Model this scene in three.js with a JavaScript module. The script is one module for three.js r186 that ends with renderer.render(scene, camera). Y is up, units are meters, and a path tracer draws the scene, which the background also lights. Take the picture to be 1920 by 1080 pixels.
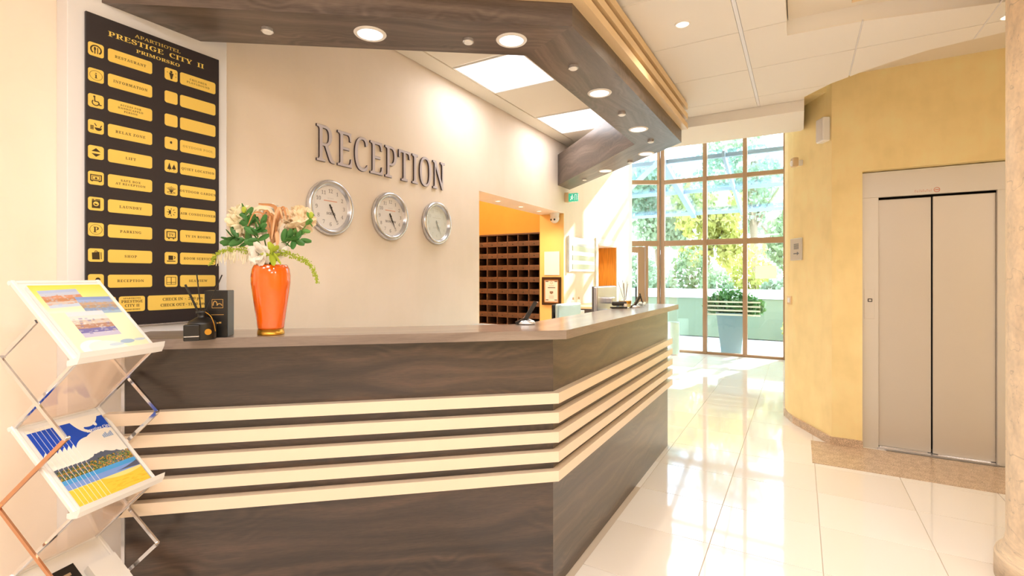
import * as THREE from 'three';
import { RoundedBoxGeometry } from 'three/addons/geometries/RoundedBoxGeometry.js';
import { TextGeometry } from 'three/addons/geometries/TextGeometry.js';
import { FontLoader } from 'three/addons/loaders/FontLoader.js';
import { mergeGeometries } from 'three/addons/utils/BufferGeometryUtils.js';
import { RectAreaLightUniformsLib } from 'three/addons/lights/RectAreaLightUniformsLib.js';
import { createNoise2D } from 'simplex-noise';

// Plan coordinates used throughout: x = metres to the right of the camera, f = metres forward down the lobby (world z = -f), y up.
// ---------------------------------------------------------------- camera, sky, sun, exposure
const renderer = new THREE.WebGLRenderer({ antialias: true });
renderer.toneMapping = THREE.LinearToneMapping;
renderer.toneMappingExposure = 1.6;
renderer.shadowMap.enabled = true;
RectAreaLightUniformsLib.init();
const scene = new THREE.Scene();
scene.background = new THREE.Color(0.76, 0.88, 1.0);
scene.backgroundIntensity = 5.4;
const camera = new THREE.PerspectiveCamera(60.82, 16 / 9, 0.05, 200);
camera.position.set(0, 1.39, 0);
camera.rotation.y = THREE.MathUtils.degToRad(30.4);
camera.setViewOffset(1920, 1080, 0, 22, 1920, 1080);
const sun = new THREE.DirectionalLight(new THREE.Color(1, 0.93, 0.86), 7.5);
sun.position.set(5.4, 12.4, -26); sun.target.position.set(-1, 0, -6);
sun.castShadow = true; sun.shadow.mapSize.set(2048, 2048);
Object.assign(sun.shadow.camera, { left: -9, right: 9, top: 9, bottom: -9, near: 1, far: 60 });
scene.add(sun, sun.target);

// ---------------------------------------------------------------- helpers
const R = THREE.MathUtils.degToRad, V = (x, y, f) => new THREE.Vector3(x, y, -f);
let seed = 7; const rnd = () => (seed = (seed * 16807) % 2147483647) / 2147483647; const rr = (a, b) => a + (b - a) * rnd();
const n2 = createNoise2D(rnd);
const used = {};
function numbered(n) { const k = used[n] = (used[n] ?? -1) + 1; return k ? `${n}_${String(k).padStart(3, '0')}` : n; }
function tag(o, label, category, group) { o.userData.label = label; o.userData.category = category; if (group) o.userData.group = group; return o; }
function thing(name, label, category, [x, y, f] = [0, 0, 0], turn = 0, group) {
  const o = new THREE.Group(); o.name = numbered(name); o.position.set(x, y, -f); o.rotation.y = turn; scene.add(o);
  return tag(o, label, category, group);
}
function obj(name, geo, m, parent = scene) {
  const g = Array.isArray(geo) ? mergeGeometries(geo.map((q) => clean(q))) : geo;
  const o = new THREE.Mesh(g, m); o.name = parent === scene ? numbered(name) : name; o.castShadow = o.receiveShadow = true; parent.add(o); return o;
}
function clean(g) { const q = g.index ? g.toNonIndexed() : g.clone(); for (const k of Object.keys(q.attributes)) if (!['position', 'normal', 'uv'].includes(k)) q.deleteAttribute(k); if (!q.attributes.uv) q.setAttribute('uv', new THREE.BufferAttribute(new Float32Array(q.attributes.position.count * 2), 2)); return q; }
function struct(name, label) { const o = new THREE.Group(); o.name = name; o.userData.kind = 'structure'; if (label) o.userData.label = label; scene.add(o); return o; }
function T(g, x = 0, y = 0, z = 0) { return g.translate(x, y, z); }
// box by size and centre with uv in metres
function bx(w, h, d, x = 0, y = 0, z = 0, r = 0) {
  const g = r ? new RoundedBoxGeometry(w, h, d, 2, Math.min(r, w / 2.01, h / 2.01, d / 2.01)) : new THREE.BoxGeometry(w, h, d);
  if (!r) { const p = g.attributes.position, n = g.attributes.normal, u = g.attributes.uv; for (let i = 0; i < p.count; i++) { const ax = Math.abs(n.getX(i)), ay = Math.abs(n.getY(i)); if (ax > .5) u.setXY(i, p.getZ(i) + z, p.getY(i) + y); else if (ay > .5) u.setXY(i, p.getX(i) + x, p.getZ(i) + z); else u.setXY(i, p.getX(i) + x, p.getY(i) + y); } }
  return g.translate(x, y, z);
}
// box by plan extents
const pb = (x0, x1, y0, y1, f0, f1, r = 0) => bx(x1 - x0, y1 - y0, f1 - f0, (x0 + x1) / 2, (y0 + y1) / 2, -(f0 + f1) / 2, r);
const cyl = (r0, r1, h, seg = 24, x = 0, y = 0, z = 0) => new THREE.CylinderGeometry(r1, r0, h, seg).translate(x, y, z);
function tube(pts, r, seg = 6, n) { const c = new THREE.CatmullRomCurve3(pts); return new THREE.TubeGeometry(c, n ?? pts.length * 4, r, seg); }
function bar(a, b, w, h) { // rectangular bar from a to b
  const d = b.clone().sub(a), g = bx(w, d.length(), h), q = new THREE.Quaternion().setFromUnitVectors(new THREE.Vector3(0, 1, 0), d.clone().normalize());
  return g.applyQuaternion(q).translate(...a.clone().add(b).multiplyScalar(.5).toArray());
}
function rod(a, b, r, seg = 8) { const d = b.clone().sub(a), g = new THREE.CylinderGeometry(r, r, d.length(), seg), q = new THREE.Quaternion().setFromUnitVectors(new THREE.Vector3(0, 1, 0), d.normalize()); return g.applyQuaternion(q).translate(...a.clone().add(b).multiplyScalar(.5).toArray()); }
// plan polygon raised from y0 to y1
function prism(pts, y0, y1, holes = []) {
  const s = new THREE.Shape(pts.map((p) => new THREE.Vector2(p[0], p[1])));
  for (const h of holes) s.holes.push(new THREE.Path(h.map((p) => new THREE.Vector2(p[0], p[1]))));
  return new THREE.ExtrudeGeometry(s, { depth: y1 - y0, bevelEnabled: false }).rotateX(-Math.PI / 2).translate(0, y0, 0);
}
// wall shape in (f, y), thickness t from x0 to x0 + t
function wallF(pts, x0, t, holes = []) {
  const s = new THREE.Shape(pts.map((p) => new THREE.Vector2(p[0], p[1])));
  for (const h of holes) s.holes.push(new THREE.Path(h.map((p) => new THREE.Vector2(p[0], p[1]))));
  return new THREE.ExtrudeGeometry(s, { depth: t, bevelEnabled: false }).rotateY(Math.PI / 2).translate(x0, 0, 0);
}
// wall shape in (x, y), from f0 to f0 + t
function wallX(pts, f0, t, holes = []) {
  const s = new THREE.Shape(pts.map((p) => new THREE.Vector2(p[0], p[1])));
  for (const h of holes) s.holes.push(new THREE.Path(h.map((p) => new THREE.Vector2(p[0], p[1]))));
  return new THREE.ExtrudeGeometry(s, { depth: t, bevelEnabled: false }).translate(0, 0, -(f0 + t));
}
const rect = (a, b, c, d) => [[a, c], [b, c], [b, d], [a, d]];
// offset of an open plan polyline, positive to the left of its direction, mitred
function off(pts, d) {
  const nrm = pts.slice(1).map((p, i) => { const dx = p[0] - pts[i][0], df = p[1] - pts[i][1], l = Math.hypot(dx, df); return [-df / l, dx / l]; });
  return pts.map((p, i) => {
    const a = nrm[Math.max(0, i - 1)], b = nrm[Math.min(nrm.length - 1, i)], m = [a[0] + b[0], a[1] + b[1]], k = 2 * d / (m[0] * m[0] + m[1] * m[1]);
    return [p[0] + m[0] * k, p[1] + m[1] * k];
  });
}
// six-sided run of material between plan edges a-b (outer) and d-c (inner); uv in metres along the run
function run(a, b, c, d, y0, y1, shift = 0) {
  const L = Math.hypot(b[0] - a[0], b[1] - a[1]), W = Math.hypot(d[0] - a[0], d[1] - a[1]);
  const P = [V(a[0], y0, a[1]), V(b[0], y0, b[1]), V(c[0], y0, c[1]), V(d[0], y0, d[1]), V(a[0], y1, a[1]), V(b[0], y1, b[1]), V(c[0], y1, c[1]), V(d[0], y1, d[1])];
  const C = P.reduce((s, p) => s.add(p), new THREE.Vector3()).multiplyScalar(1 / 8), pos = [], nor = [], uv = [];
  const faces = [[[0, 1, 5, 4], [[0, y0], [L, y0], [L, y1], [0, y1]]], [[3, 2, 6, 7], [[0, y0], [L, y0], [L, y1], [0, y1]]], [[4, 5, 6, 7], [[0, 0], [L, 0], [L, W], [0, W]]], [[0, 1, 2, 3], [[0, 0], [L, 0], [L, W], [0, W]]], [[0, 3, 7, 4], [[0, y0], [W, y0], [W, y1], [0, y1]]], [[1, 2, 6, 5], [[0, y0], [W, y0], [W, y1], [0, y1]]]];
  for (const [f, t] of faces) {
    const n = P[f[1]].clone().sub(P[f[0]]).cross(P[f[3]].clone().sub(P[f[0]])).normalize(), flip = n.dot(P[f[0]].clone().sub(C)) < 0;
    if (flip) n.negate();
    for (const i of flip ? [0, 2, 1, 0, 3, 2] : [0, 1, 2, 0, 2, 3]) { pos.push(...P[f[i]].toArray()); nor.push(...n.toArray()); uv.push(t[i][0] + shift, t[i][1] + shift * .37); }
  }
  const g = new THREE.BufferGeometry(); g.setAttribute('position', new THREE.Float32BufferAttribute(pos, 3)); g.setAttribute('normal', new THREE.Float32BufferAttribute(nor, 3)); g.setAttribute('uv', new THREE.Float32BufferAttribute(uv, 2)); return g;
}
const rshape = (w, h, r) => { const s = new THREE.Shape(); s.moveTo(r, 0); s.lineTo(w - r, 0); s.quadraticCurveTo(w, 0, w, r); s.lineTo(w, h - r); s.quadraticCurveTo(w, h, w - r, h); s.lineTo(r, h); s.quadraticCurveTo(0, h, 0, h - r); s.lineTo(0, r); s.quadraticCurveTo(0, 0, r, 0); return s; };

// ---------------------------------------------------------------- textures and materials
const s2l = (v) => v <= 0.04045 ? v / 12.92 : ((v + 0.055) / 1.055) ** 2.4;
function dataTex(w, h, mw, mh, fn, srgb = true) {
  const d = new Uint8Array(w * h * 4);
  for (let j = 0; j < h; j++) for (let i = 0; i < w; i++) { const c = fn(i / w * mw, j / h * mh); const o = (j * w + i) * 4; for (let k = 0; k < 3; k++) d[o + k] = Math.max(0, Math.min(255, c[k])); d[o + 3] = 255; }
  const t = new THREE.DataTexture(d, w, h); t.wrapS = t.wrapT = THREE.MirroredRepeatWrapping; t.magFilter = THREE.LinearFilter; t.minFilter = THREE.LinearMipmapLinearFilter; t.generateMipmaps = true;
  if (srgb) t.colorSpace = THREE.SRGBColorSpace; t.repeat.set(1 / mw, 1 / mh); t.needsUpdate = true; return t;
}
const fbm = (x, y, o = 4) => { let s = 0, a = .5; for (let i = 0; i < o; i++) { s += a * n2(x, y); x = x * 2.03 + 17; y = y * 2.03 - 9; a *= .5; } return s; };
function wood(lo, hi, contrast = 1) {
  return dataTex(1536, 640, 2.6, 1.1, (x, y) => {
    const warp = fbm(x * .8, y * 1.5, 2), band = fbm(x * .5 + 5, y * 11 + warp * 1.2, 3), zone = Math.max(0, fbm(x * .9 + 30, y * 3.2, 2)) * 1.6, ring = .5 + zone * Math.sin(y * 150 + fbm(x * 1.4, y * 2.2, 3) * 26), fine = n2(x * 7, y * 210) * .5 + n2(x * 22 + 9, y * 460) * .35, pore = Math.max(0, n2(x * 16 + 40, y * 300) - .55) * 1.6;
    const t = Math.max(0, Math.min(1, .42 + contrast * (band * .55 + (ring - .5) * .20 + fine * .22 - pore * .3)));
    return lo.map((c, k) => c + (hi[k] - c) * t);
  });
}
const woodTex = wood([33, 24, 19], [98, 76, 62]);
const litCanTex = wood([74, 62, 55], [142, 124, 112], .8);  // lighter copy of the counter wood, its lit look put into the colour
const topTex = wood([118, 102, 92], [172, 156, 144], .8);
const std = (c, r = .6, o = {}) => new THREE.MeshStandardMaterial({ color: new THREE.Color(c), roughness: r, ...o });
const phys = (o) => new THREE.MeshPhysicalMaterial({ ...o, color: new THREE.Color(o.color ?? '#ffffff') });
const plaster = (c, amp, scale, bump = .0008) => {
  const t = dataTex(768, 768, 3, 3, (x, y) => { const v = 1 + amp * (fbm(x * scale, y * scale, 5) + .5 * fbm(x * scale * 3 + 4, y * scale * .8, 3)); return c.map((q, k) => q * (k === 2 ? 1 + (v - 1) * 1.6 : v)); });
  return new THREE.MeshStandardMaterial({ map: t, roughness: .75, bumpMap: t, bumpScale: bump });
};
const granT = dataTex(640, 640, 1, 1, (x, y) => { const a = n2(x * 90, y * 90), b = n2(x * 190 + 7, y * 190), c = fbm(x * 12, y * 12, 3); const v = 1 + .16 * a + .12 * b + .1 * c, d = b > .6 ? .72 : 1; return [206 * v * d, 180 * v * d, 154 * v * d]; });
const colT = dataTex(640, 640, 1.5, 1.5, (x, y) => { const a = fbm(x * 9, y * 5, 5), b = fbm(x * 30 + 3, y * 26, 3), ve = Math.abs(n2(x * 4 + fbm(x * 6, y * 6, 2), y * 3)) < .03 ? .9 : 1; const v = (1 + .08 * a + .05 * b) * ve; return [240 * v, 216 * v, 186 * v]; });
const M = {
  wood: new THREE.MeshPhysicalMaterial({ map: woodTex, roughness: .36, clearcoat: .8, clearcoatRoughness: .24, bumpMap: woodTex, bumpScale: .0006 }),
  litCanopyWood: new THREE.MeshStandardMaterial({ map: litCanTex, roughness: .33, bumpMap: litCanTex, bumpScale: .0004 }),
  top: new THREE.MeshPhysicalMaterial({ map: topTex, roughness: .28, clearcoat: .5, clearcoatRoughness: .15, bumpMap: topTex, bumpScale: .0003 }),
  slat: phys({ color: '#f1dcc2', roughness: .22, clearcoat: .5, clearcoatRoughness: .12 }),
  cornice: phys({ color: '#eecf9f', roughness: .4 }),
  wallLeft: plaster([253, 236, 216], .018, 1.2, .0003),
  wallYellow: plaster([255, 231, 170], .035, 2.6, .001),
  ochre: plaster([226, 166, 68], .03, 1.5, .0004),
  reveal: std('#f6c878', .7), white: std('#f5f0e8', .6), panel: std('#f1eeee', .45), ceil: std('#f6f0e6', .85), upper: std('#f1e6d3', .8),
  tile: phys({ color: '#f3ece6', roughness: .07, ior: 1.55, clearcoat: .3, clearcoatRoughness: .03 }), tileB: phys({ color: '#f1e9e1', roughness: .08, ior: 1.55, clearcoat: .3, clearcoatRoughness: .03 }), tileC: phys({ color: '#f5efea', roughness: .06, ior: 1.55, clearcoat: .3, clearcoatRoughness: .03 }),
  grout: std('#cdbfae', .8), granite: new THREE.MeshPhysicalMaterial({ map: granT, roughness: .25 }), column: new THREE.MeshStandardMaterial({ map: colT, roughness: .5, bumpMap: colT, bumpScale: .003 }),
  steel: phys({ color: '#dcd8d2', roughness: .42, metalness: .3 }), steelDoor: phys({ color: '#d6d0c8', roughness: .36, metalness: .35 }), dark: std('#2a2522', .5), black: phys({ color: '#0b0a0a', roughness: .4, clearcoat: .1 }), chrome: phys({ color: '#e6e6ea', roughness: .12, metalness: 1 }), silver: phys({ color: '#d9d9de', roughness: .25, metalness: .7 }),
  bronze: std('#a5846a', .4, { metalness: .35 }), door: new THREE.MeshStandardMaterial({ map: dataTex(256, 256, 1, 1, (x, y) => { const v = 1 + .06 * n2(x * 40, y * 3) + .04 * n2(x * 120, y * 5); return [228 * v, 156 * v, 62 * v]; }), roughness: .45 }),
  glass: phys({ color: '#fafefd', roughness: 0, transmission: 1, thickness: 0, ior: 1.5 }), acrylic: phys({ color: '#fff4ea', roughness: .12, transmission: .75, thickness: 0 }), pergolaGlass: phys({ color: '#e6f1fa', roughness: 0, transmission: 1, thickness: 0 }),
  gold: phys({ color: '#c9983c', roughness: .3, metalness: .9 }), gloss: phys({ color: '#f6f3ef', roughness: .25 }), teal: std('#a9c9c9', .3), leaf: phys({ color: '#3f7a2c', roughness: .5 }), stem: std('#5f7f35', .7),
  glow: std('#ffffff', .5, { emissive: new THREE.Color(1, .97, .93), emissiveIntensity: 1.5 }), ledGlow: std('#ffffff', .5, { emissive: new THREE.Color(.93, .93, 1), emissiveIntensity: 1.0 }), warmGlow: std('#ffffff', .5, { emissive: new THREE.Color(1, .86, .62), emissiveIntensity: 1.6 }),
};
function canvasTex(w, h, draw) { const c = document.createElement('canvas'); c.width = w; c.height = h; draw(c.getContext('2d'), w, h); const t = new THREE.CanvasTexture(c); t.colorSpace = THREE.SRGBColorSpace; t.magFilter = THREE.LinearFilter; return t; }
const font = await new FontLoader().loadAsync('fonts/droid/droid_serif_regular.typeface.json');

// ================================================================ FLOOR
const floor = struct('floor', 'glossy cream porcelain tile floor of the lobby');
obj('grout_bed', pb(-5, 4, -.2, -.004, -3.2, 9.42), M.grout, floor);
obj('tiling_behind_desk', [pb(-5, -.96, -.004, -.001, -3.2, 3.2), pb(-5, -2.5, -.004, -.001, 3.2, 9.3), pb(-.96, 4, -.004, -.001, -3.2, .7), pb(2.2, 4, -.004, -.001, .7, 4.9)], M.tileB, floor);
{
  const g = bx(.4965, .008, .4965, 0, -.004, 0, .0015), ms = [M.tile, M.tileB, M.tileC];
  for (let i = -4; i < 5; i++) for (let j = -3; j < 15; j++) {
    const x0 = -.405 + .5 * i, f0 = 2.22 + .5 * j;
    if (f0 + .5 > 9.38) continue; if (x0 < -1 && f0 < 3.2) continue; if (x0 > -.2 && f0 > 5.2) continue; if (f0 >= 4.7 && x0 > .1) continue;
    const o = obj('tile', g, ms[Math.floor(rnd() * 3)], floor); o.position.set(x0 + .25, 0, -(f0 + .25));
  }
  obj('tile_border', [pb(-2.5, -.1, -.006, -.0005, 9.22, 9.36)], M.tileB, floor);
}
const sill = struct('trim_1', 'speckled granite threshold on the floor before the lift'); obj('granite_slab', pb(.08, 2.2, .0, .0035, 4.285, 4.86), M.granite, sill); 

// ================================================================ WALLS
const wl = struct('wall_left');
obj('plaster', wallF([[-3, 0], [3.71, 0], [3.71, 2.17], [5.57, 2.17], [5.57, 0], [6.74, 0], [6.74, 1.86], [7.55, 1.86], [7.55, 0], [8.44, 0], [8.44, 4.4], [5.4, 4.4], [5.4, 3.08], [-3, 3.08]], -2.855, .33), M.wallLeft, wl);
obj('reveal', [pb(-2.853, -2.522, 0, 2.168, 5.56, 5.57), pb(-2.853, -2.527, 0, 2.168, 3.712, 3.718)], M.reveal, wl);
const wy = struct('wall_right');
const wyPts = [[.226, 4.83], [.19, 4.9], [.07, 5.13], [-.05, 5.36], [-.1, 5.48], [-.125, 5.62], [-.135, 5.85], [-.13, 9.45], [.35, 9.45], [.35, 4.95], [.2265, 4.95]];
obj('plaster', prism(wyPts, 0, 4.4), M.wallYellow, wy);
const wz = struct('wall_lift');
obj('plaster', wallX([[.2262, 0], [.434, 0], [.434, 2.236], [1.362, 2.236], [1.362, 0], [3.8, 0], [3.8, 3.08], [.2262, 3.08]], 4.83, .28), M.wallYellow, wz);
obj('shaft_wall', pb(.2, 1.6, 0, 3.08, 5.11, 5.2), M.dark, wz);
const bs = struct('baseboard_right');
obj('granite_strip', [run([.436, 4.83], [.226, 4.83], [.214, 4.815], [.436, 4.815], 0, .068), run([.226, 4.83], [-.05, 5.36], [-.063, 5.352], [.214, 4.815], 0, .068), run([-.05, 5.36], [-.125, 5.62], [-.14, 5.61], [-.063, 5.352], 0, .068), pb(1.36, 3.6, 0, .068, 4.815, 4.83)], M.granite, bs);
const wb = struct('wall_back'); obj('plaster', pb(-2.9, 3.8, 0, 3.1, -3.2, -3), M.wallLeft, wb);
const wr = struct('wall_side'); obj('plaster', pb(3.6, 3.8, 0, 3.1, -3, 4.9), M.wallYellow, wr);
const al = struct('wall_alcove'); obj('plaster', [pb(-3.75, -3.6, 0, 4.4, 7.8, 8.6), pb(-3.75, -2.855, 0, 4.4, 7.7, 7.85)], M.white, al);
// back room with the key cabinet
const kr = struct('wall_key_room');
obj('back_wall', pb(-5, -2.86, 0, 2.8, 5.95, 6.05), M.ochre, kr);
obj('side_walls', [pb(-5.1, -5, 0, 2.8, 3, 6.05), pb(-5.1, -2.855, 0, 2.8, 2.9, 3.0)], M.ochre, kr);
obj('room_ceiling', pb(-5.1, -2.853, 2.8, 2.9, 2.9, 6.05), M.white, kr);

// ================================================================ CEILINGS
const ce = struct('ceiling');
obj('upper_slab', prism([[-2.9, -3.1], [3.8, -3.1], [3.8, 5.2], [-1.35, 4.72], [-2.53, 5.83], [-2.9, 5.83]], 3.03, 3.15), M.upper, ce);
const curve = [[.03, 4.61], [.03, 4.544], [.198, 4.33], [.359, 4.204], [.516, 4.098], [.694, 4.0], [1.034, 3.93], [1.5, 3.93], [3.6, 4.05]];
const regA = [[-.86, -3], [-.065, -3], [-.065, 4.61], [-.86, 4.61]];
const regB = [[-.065, 3.335], [.3, 3.36], [.92, 3.5], [1.9, 3.75], [3.6, 3.75], [3.6, 4.05], ...curve.slice(0, -1).reverse(), [-.065, 4.61]];
obj('tile_backing', [prism(regA, 2.826, 2.94), prism(regB, 2.826, 2.94), prism([[-2.5, -3], [-.86, -3], [-.86, 1.98], [-2.5, .74]], 2.826, 2.94), prism([[-.065, -3], [3.6, -3], [3.6, 1.1], [-.065, 1.1]], 2.826, 2.94), prism([[2.6, 1.1], [3.6, 1.1], [3.6, 3.75], [2.6, 3.75]], 2.826, 2.94)], M.white, ce);
obj('tray_ceiling', pb(-.06, 2.6, 2.91, 2.94, 1.1, 3.75), M.upper, ce);
obj('tray_panel', pb(.24, 2.4, 2.86, 2.91, 1.3, 3.2), M.cornice, ce);
function clip(poly, a, b, c, d) { // Sutherland-Hodgman against a rectangle
  const cut = (pts, inside, at) => { const o = []; pts.forEach((p, i) => { const q = pts[(i + 1) % pts.length]; if (inside(p)) o.push(p); if (inside(p) !== inside(q)) o.push(at(p, q)); }); return o; };
  const lx = (v) => (p, q) => { const t = (v - p[0]) / (q[0] - p[0]); return [v, p[1] + t * (q[1] - p[1])]; }, lf = (v) => (p, q) => { const t = (v - p[1]) / (q[1] - p[1]); return [p[0] + t * (q[0] - p[0]), v]; };
  let r = cut(poly, (p) => p[0] > a, lx(a)); if (r.length) r = cut(r, (p) => p[0] < b, lx(b)); if (r.length) r = cut(r, (p) => p[1] > c, lf(c)); if (r.length) r = cut(r, (p) => p[1] < d, lf(d)); return r;
}
for (const reg of [regA, regB]) for (let i = -1; i < 6; i++) for (let j = -1; j < 3; j++) {
  const x0 = -.297 + .6 * i, f0 = 3.149 + .6 * j, q = clip(reg, x0 + (i === 0 ? .012 : .004), x0 + .6 - (i === -1 ? .012 : .004), f0 + .003, f0 + .597);
  if (q.length > 2) obj('ceiling_tile', prism(q, 2.817, 2.827), M.ceil, ce);
}
for (const x of [-.297, .303, .903]) obj('grid_bar', pb(x - (x < 0 ? .010 : .003), x + (x < 0 ? .010 : .003), 2.8165, 2.828, x < 0 ? 2.5 : 3.36, x < 0 ? 4.6 : x < .5 ? 4.22 : 3.95), M.panel, ce);
// recess over the desk: plain tiles between the light panels
for (const [x0, x1, f0, f1] of [[-2.52, -2.36, .8, 5.2], [-2.345, -1.745, 2.42, 3.06], [-2.345, -1.745, 3.70, 4.46], [-2.345, -1.745, 5.13, 5.55], [-2.52, -2.36, 5.2, 5.75], [-1.735, -1.14, 2.4, 3.06], [-1.735, -1.14, 3.07, 3.69], [-1.735, -1.14, 3.70, 4.46]]) obj('ceiling_tile', pb(x0, x1, 3.02, 3.031, f0, f1), M.upper, ce);
// drop before the glazed porch and the porch roof
const bk = struct('trim_2', 'plastered drop beam before the glazed entrance');
obj('beam', prism([[.03, 4.615], [.03, 5.25], [-1.3, 5.25], [-2.525, 6.4], [-2.525, 5.77], [-1.3, 4.63], [-1.29, 4.615]], 2.73, 4.4), M.ceil, bk);
obj('porch_ceiling', pb(-3.8, .4, 4.3, 4.4, 5.25, 9.5), M.white, bk);
obj('upper_infill', pb(.03, .3, 2.94, 4.4, 4.9, 5.3), M.wallYellow, bk);

// ================================================================ CANOPY over the desk
{
  const cp = thing('desk_canopy', 'dark wood canopy with pale cornice slats hung above the reception counter', 'canopy', [-.84, 2.49, 2]);
  const base = new THREE.Vector3(.84, -2.49, 2);
  const add = (n, g, m) => { const o = obj(n, g, m, cp); o.position.copy(base); return o; };
  const out = [[-2.42, .8665], [-.864, 1.997], [-.84, 4.185], [-2.525, 5.75]], inn = [[-2.42, 1.244], [-1.18, 2.145], [-1.19, 4.05], [-2.525, 5.40]];
  for (let k = 0; k < 3; k++) {
    add('soffit_box', run(out[k], out[k + 1], inn[k + 1], inn[k], 2.49, k < 2 ? 2.9 : 2.86, k * 1.3), M.litCanopyWood);
    if (k < 2) add('bulkhead', run(out[k], out[k + 1], inn[k + 1], inn[k], 2.9, 3.03), M.white);
  }
  for (const y of [2.592, 2.672, 2.752]) {
    const p = out.slice(0, 3), o1 = off(p, -.05), o0 = off(p, .0);
    for (let k = 0; k < 2; k++) add('cornice_slat', run(o1[k], o1[k + 1], o0[k + 1], o0[k], y, y + .045), M.cornice);
  }
}

// ================================================================ FACADE
const fw = struct('window_1', 'tall bronze framed glazed entrance facade with daylight garden behind');
{
  const fx = [-2.211, -1.468, -.817, -.205], F = 9.35, ys = [.0, 2.0, 3.14, 4.3];
  for (const x of fx) obj('mullion', pb(x - .035, x + .035, 0, 4.3, F - .04, F + .06, .004), M.bronze, fw);
  obj('mullion', pb(-2.30, -2.255, 0, 4.3, F - .09, F + .0, .004), M.bronze, fw);
  for (let k = 0; k < 3; k++) {
    for (const [y, h] of [[.02, .04], [2.0, .1], [3.14, .075], [4.28, .06]]) obj('transom', pb(fx[k] + .035, fx[k + 1] - .035, y - h / 2, y + h / 2, F - .03, F + .05, .004), M.bronze, fw);
    for (let j = 0; j < 3; j++) obj('pane', pb(fx[k] + .02, fx[k + 1] - .02, ys[j] + .03, ys[j + 1] - .03, F + .008, F + .012), M.glass, fw);
  }
  // stripes on the doors
  for (const y of [.70, .775, .85, .925]) obj('safety_stripe', [pb(-1.43, -.85, y, y + .028, F + .003, F + .007), pb(-.78, -.58, y, y + .028, F + .003, F + .007)], std('#eef6ec', .6, { transparent: true, opacity: .8 }), fw);
  // splayed left bay with the entrance door
  const bay = new THREE.Group(); bay.name = 'splayed_bay'; bay.position.set(-2.24, 0, -9.33); bay.rotation.y = R(30.4); fw.add(bay);
  const B = (n, x0, x1, y0, y1, m, d = .09, z = 0) => obj(n, bx(x1 - x0, y1 - y0, d, (x0 + x1) / 2, (y0 + y1) / 2, z, d > .02 ? .004 : 0), m, bay);
  B('mullion', -1.62, -1.55, 0, 4.3, M.bronze);
  B('transom', -1.55, -.03, 1.95, 2.05, M.bronze); B('transom', -1.55, -.03, 3.105, 3.18, M.bronze); B('transom', -1.55, -.03, 4.25, 4.3, M.bronze);
  B('pane', -1.55, -.03, 2.05, 3.1, M.glass, .004); B('pane', -1.55, -.03, 3.18, 4.25, M.glass, .004); B('pane', -.26, -.03, 0, 1.95, M.glass, .004);
  B('mullion', -.30, -.25, 0, 1.95, M.bronze);
  B('door_stile', -.44, -.31, 0, 1.94, M.bronze, .06); B('door_stile', -1.3, -1.17, 0, 1.94, M.bronze, .06); B('door_rail', -1.17, -.44, 1.83, 1.94, M.bronze, .06); B('door_rail', -1.17, -.44, 0, .12, M.bronze, .06); B('pane', -1.17, -.44, .12, 1.83, M.glass, .004);
  B('door_handle', -.50, -.47, .9, 1.2, M.dark, .03, .06); B('pane', -1.55, -1.3, 0, 1.94, M.glass, .004);
}
tag(obj('glass_notice', pb(-.66, -.335, 1.35, 1.575, 9.342, 9.346), new THREE.MeshStandardMaterial({ roughness: .8, map: canvasTex(128, 96, (g, w, h) => { g.fillStyle = '#fbfdfd'; g.fillRect(0, 0, w, h); g.fillStyle = '#9fb6bd'; for (let i = 0; i < 5; i++) g.fillRect(14, 16 + i * 9, 40 + (i * 7) % 16, 3); g.fillStyle = '#8fb2b8'; g.fillRect(66, 34, 26, 24); g.fillRect(100, 18, 5, 50); g.fillStyle = '#b9c9cf'; g.fillRect(14, 72, 90, 3); }) })), 'white paper notice stuck on the glass of the entrance facade', 'notice');

// door in the white wall
const d2 = struct('door_2', 'honey coloured wooden door set deep in a cream frame');
obj('door_frame', [pb(-2.527, -2.505, 0, 1.94, 6.645, 6.735, .003), pb(-2.527, -2.505, 0, 1.94, 7.555, 7.645, .003), pb(-2.527, -2.505, 1.86, 1.94, 6.735, 7.555, .003)], M.white, d2);
for (const [a, b] of [[6.741, 6.757], [7.533, 7.549]]) obj('jamb_lining', pb(-2.85, -2.51, 0, 1.858, a, b), M.door, d2);
obj('head_lining', pb(-2.85, -2.51, 1.842, 1.859, 6.757, 7.533), M.white, d2);
obj('door_leaf', pb(-2.84, -2.80, .005, 1.84, 6.758, 7.532), M.door, d2);
obj('door_handle', [rod(V(-2.80, 1.0, 6.84), V(-2.755, 1.0, 6.84), .009), rod(V(-2.755, 1.0, 6.84), V(-2.755, 1.0, 6.95), .009)], M.silver, d2);

// ================================================================ COLUMN
{
  const c = struct('column', 'round stone clad column at the right edge');
  obj('shaft', new THREE.CylinderGeometry(.25, .25, 2.8, 64, 1).translate(1.071, 1.5, -3.086), M.column, c);
  const uv = c.children[0].geometry.attributes.uv; for (let i = 0; i < uv.count; i++) uv.setXY(i, uv.getX(i) * 1.57, uv.getY(i) * 2.8);
  obj('plinth', new THREE.LatheGeometry([[.25, .2], [.256, .16], [.27, .125], [.285, .115], [.29, .1], [.29, .0], [0, 0]].map((p) => new THREE.Vector2(...p)), 64).translate(1.071, 0, -3.086), M.column, c);
}

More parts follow.
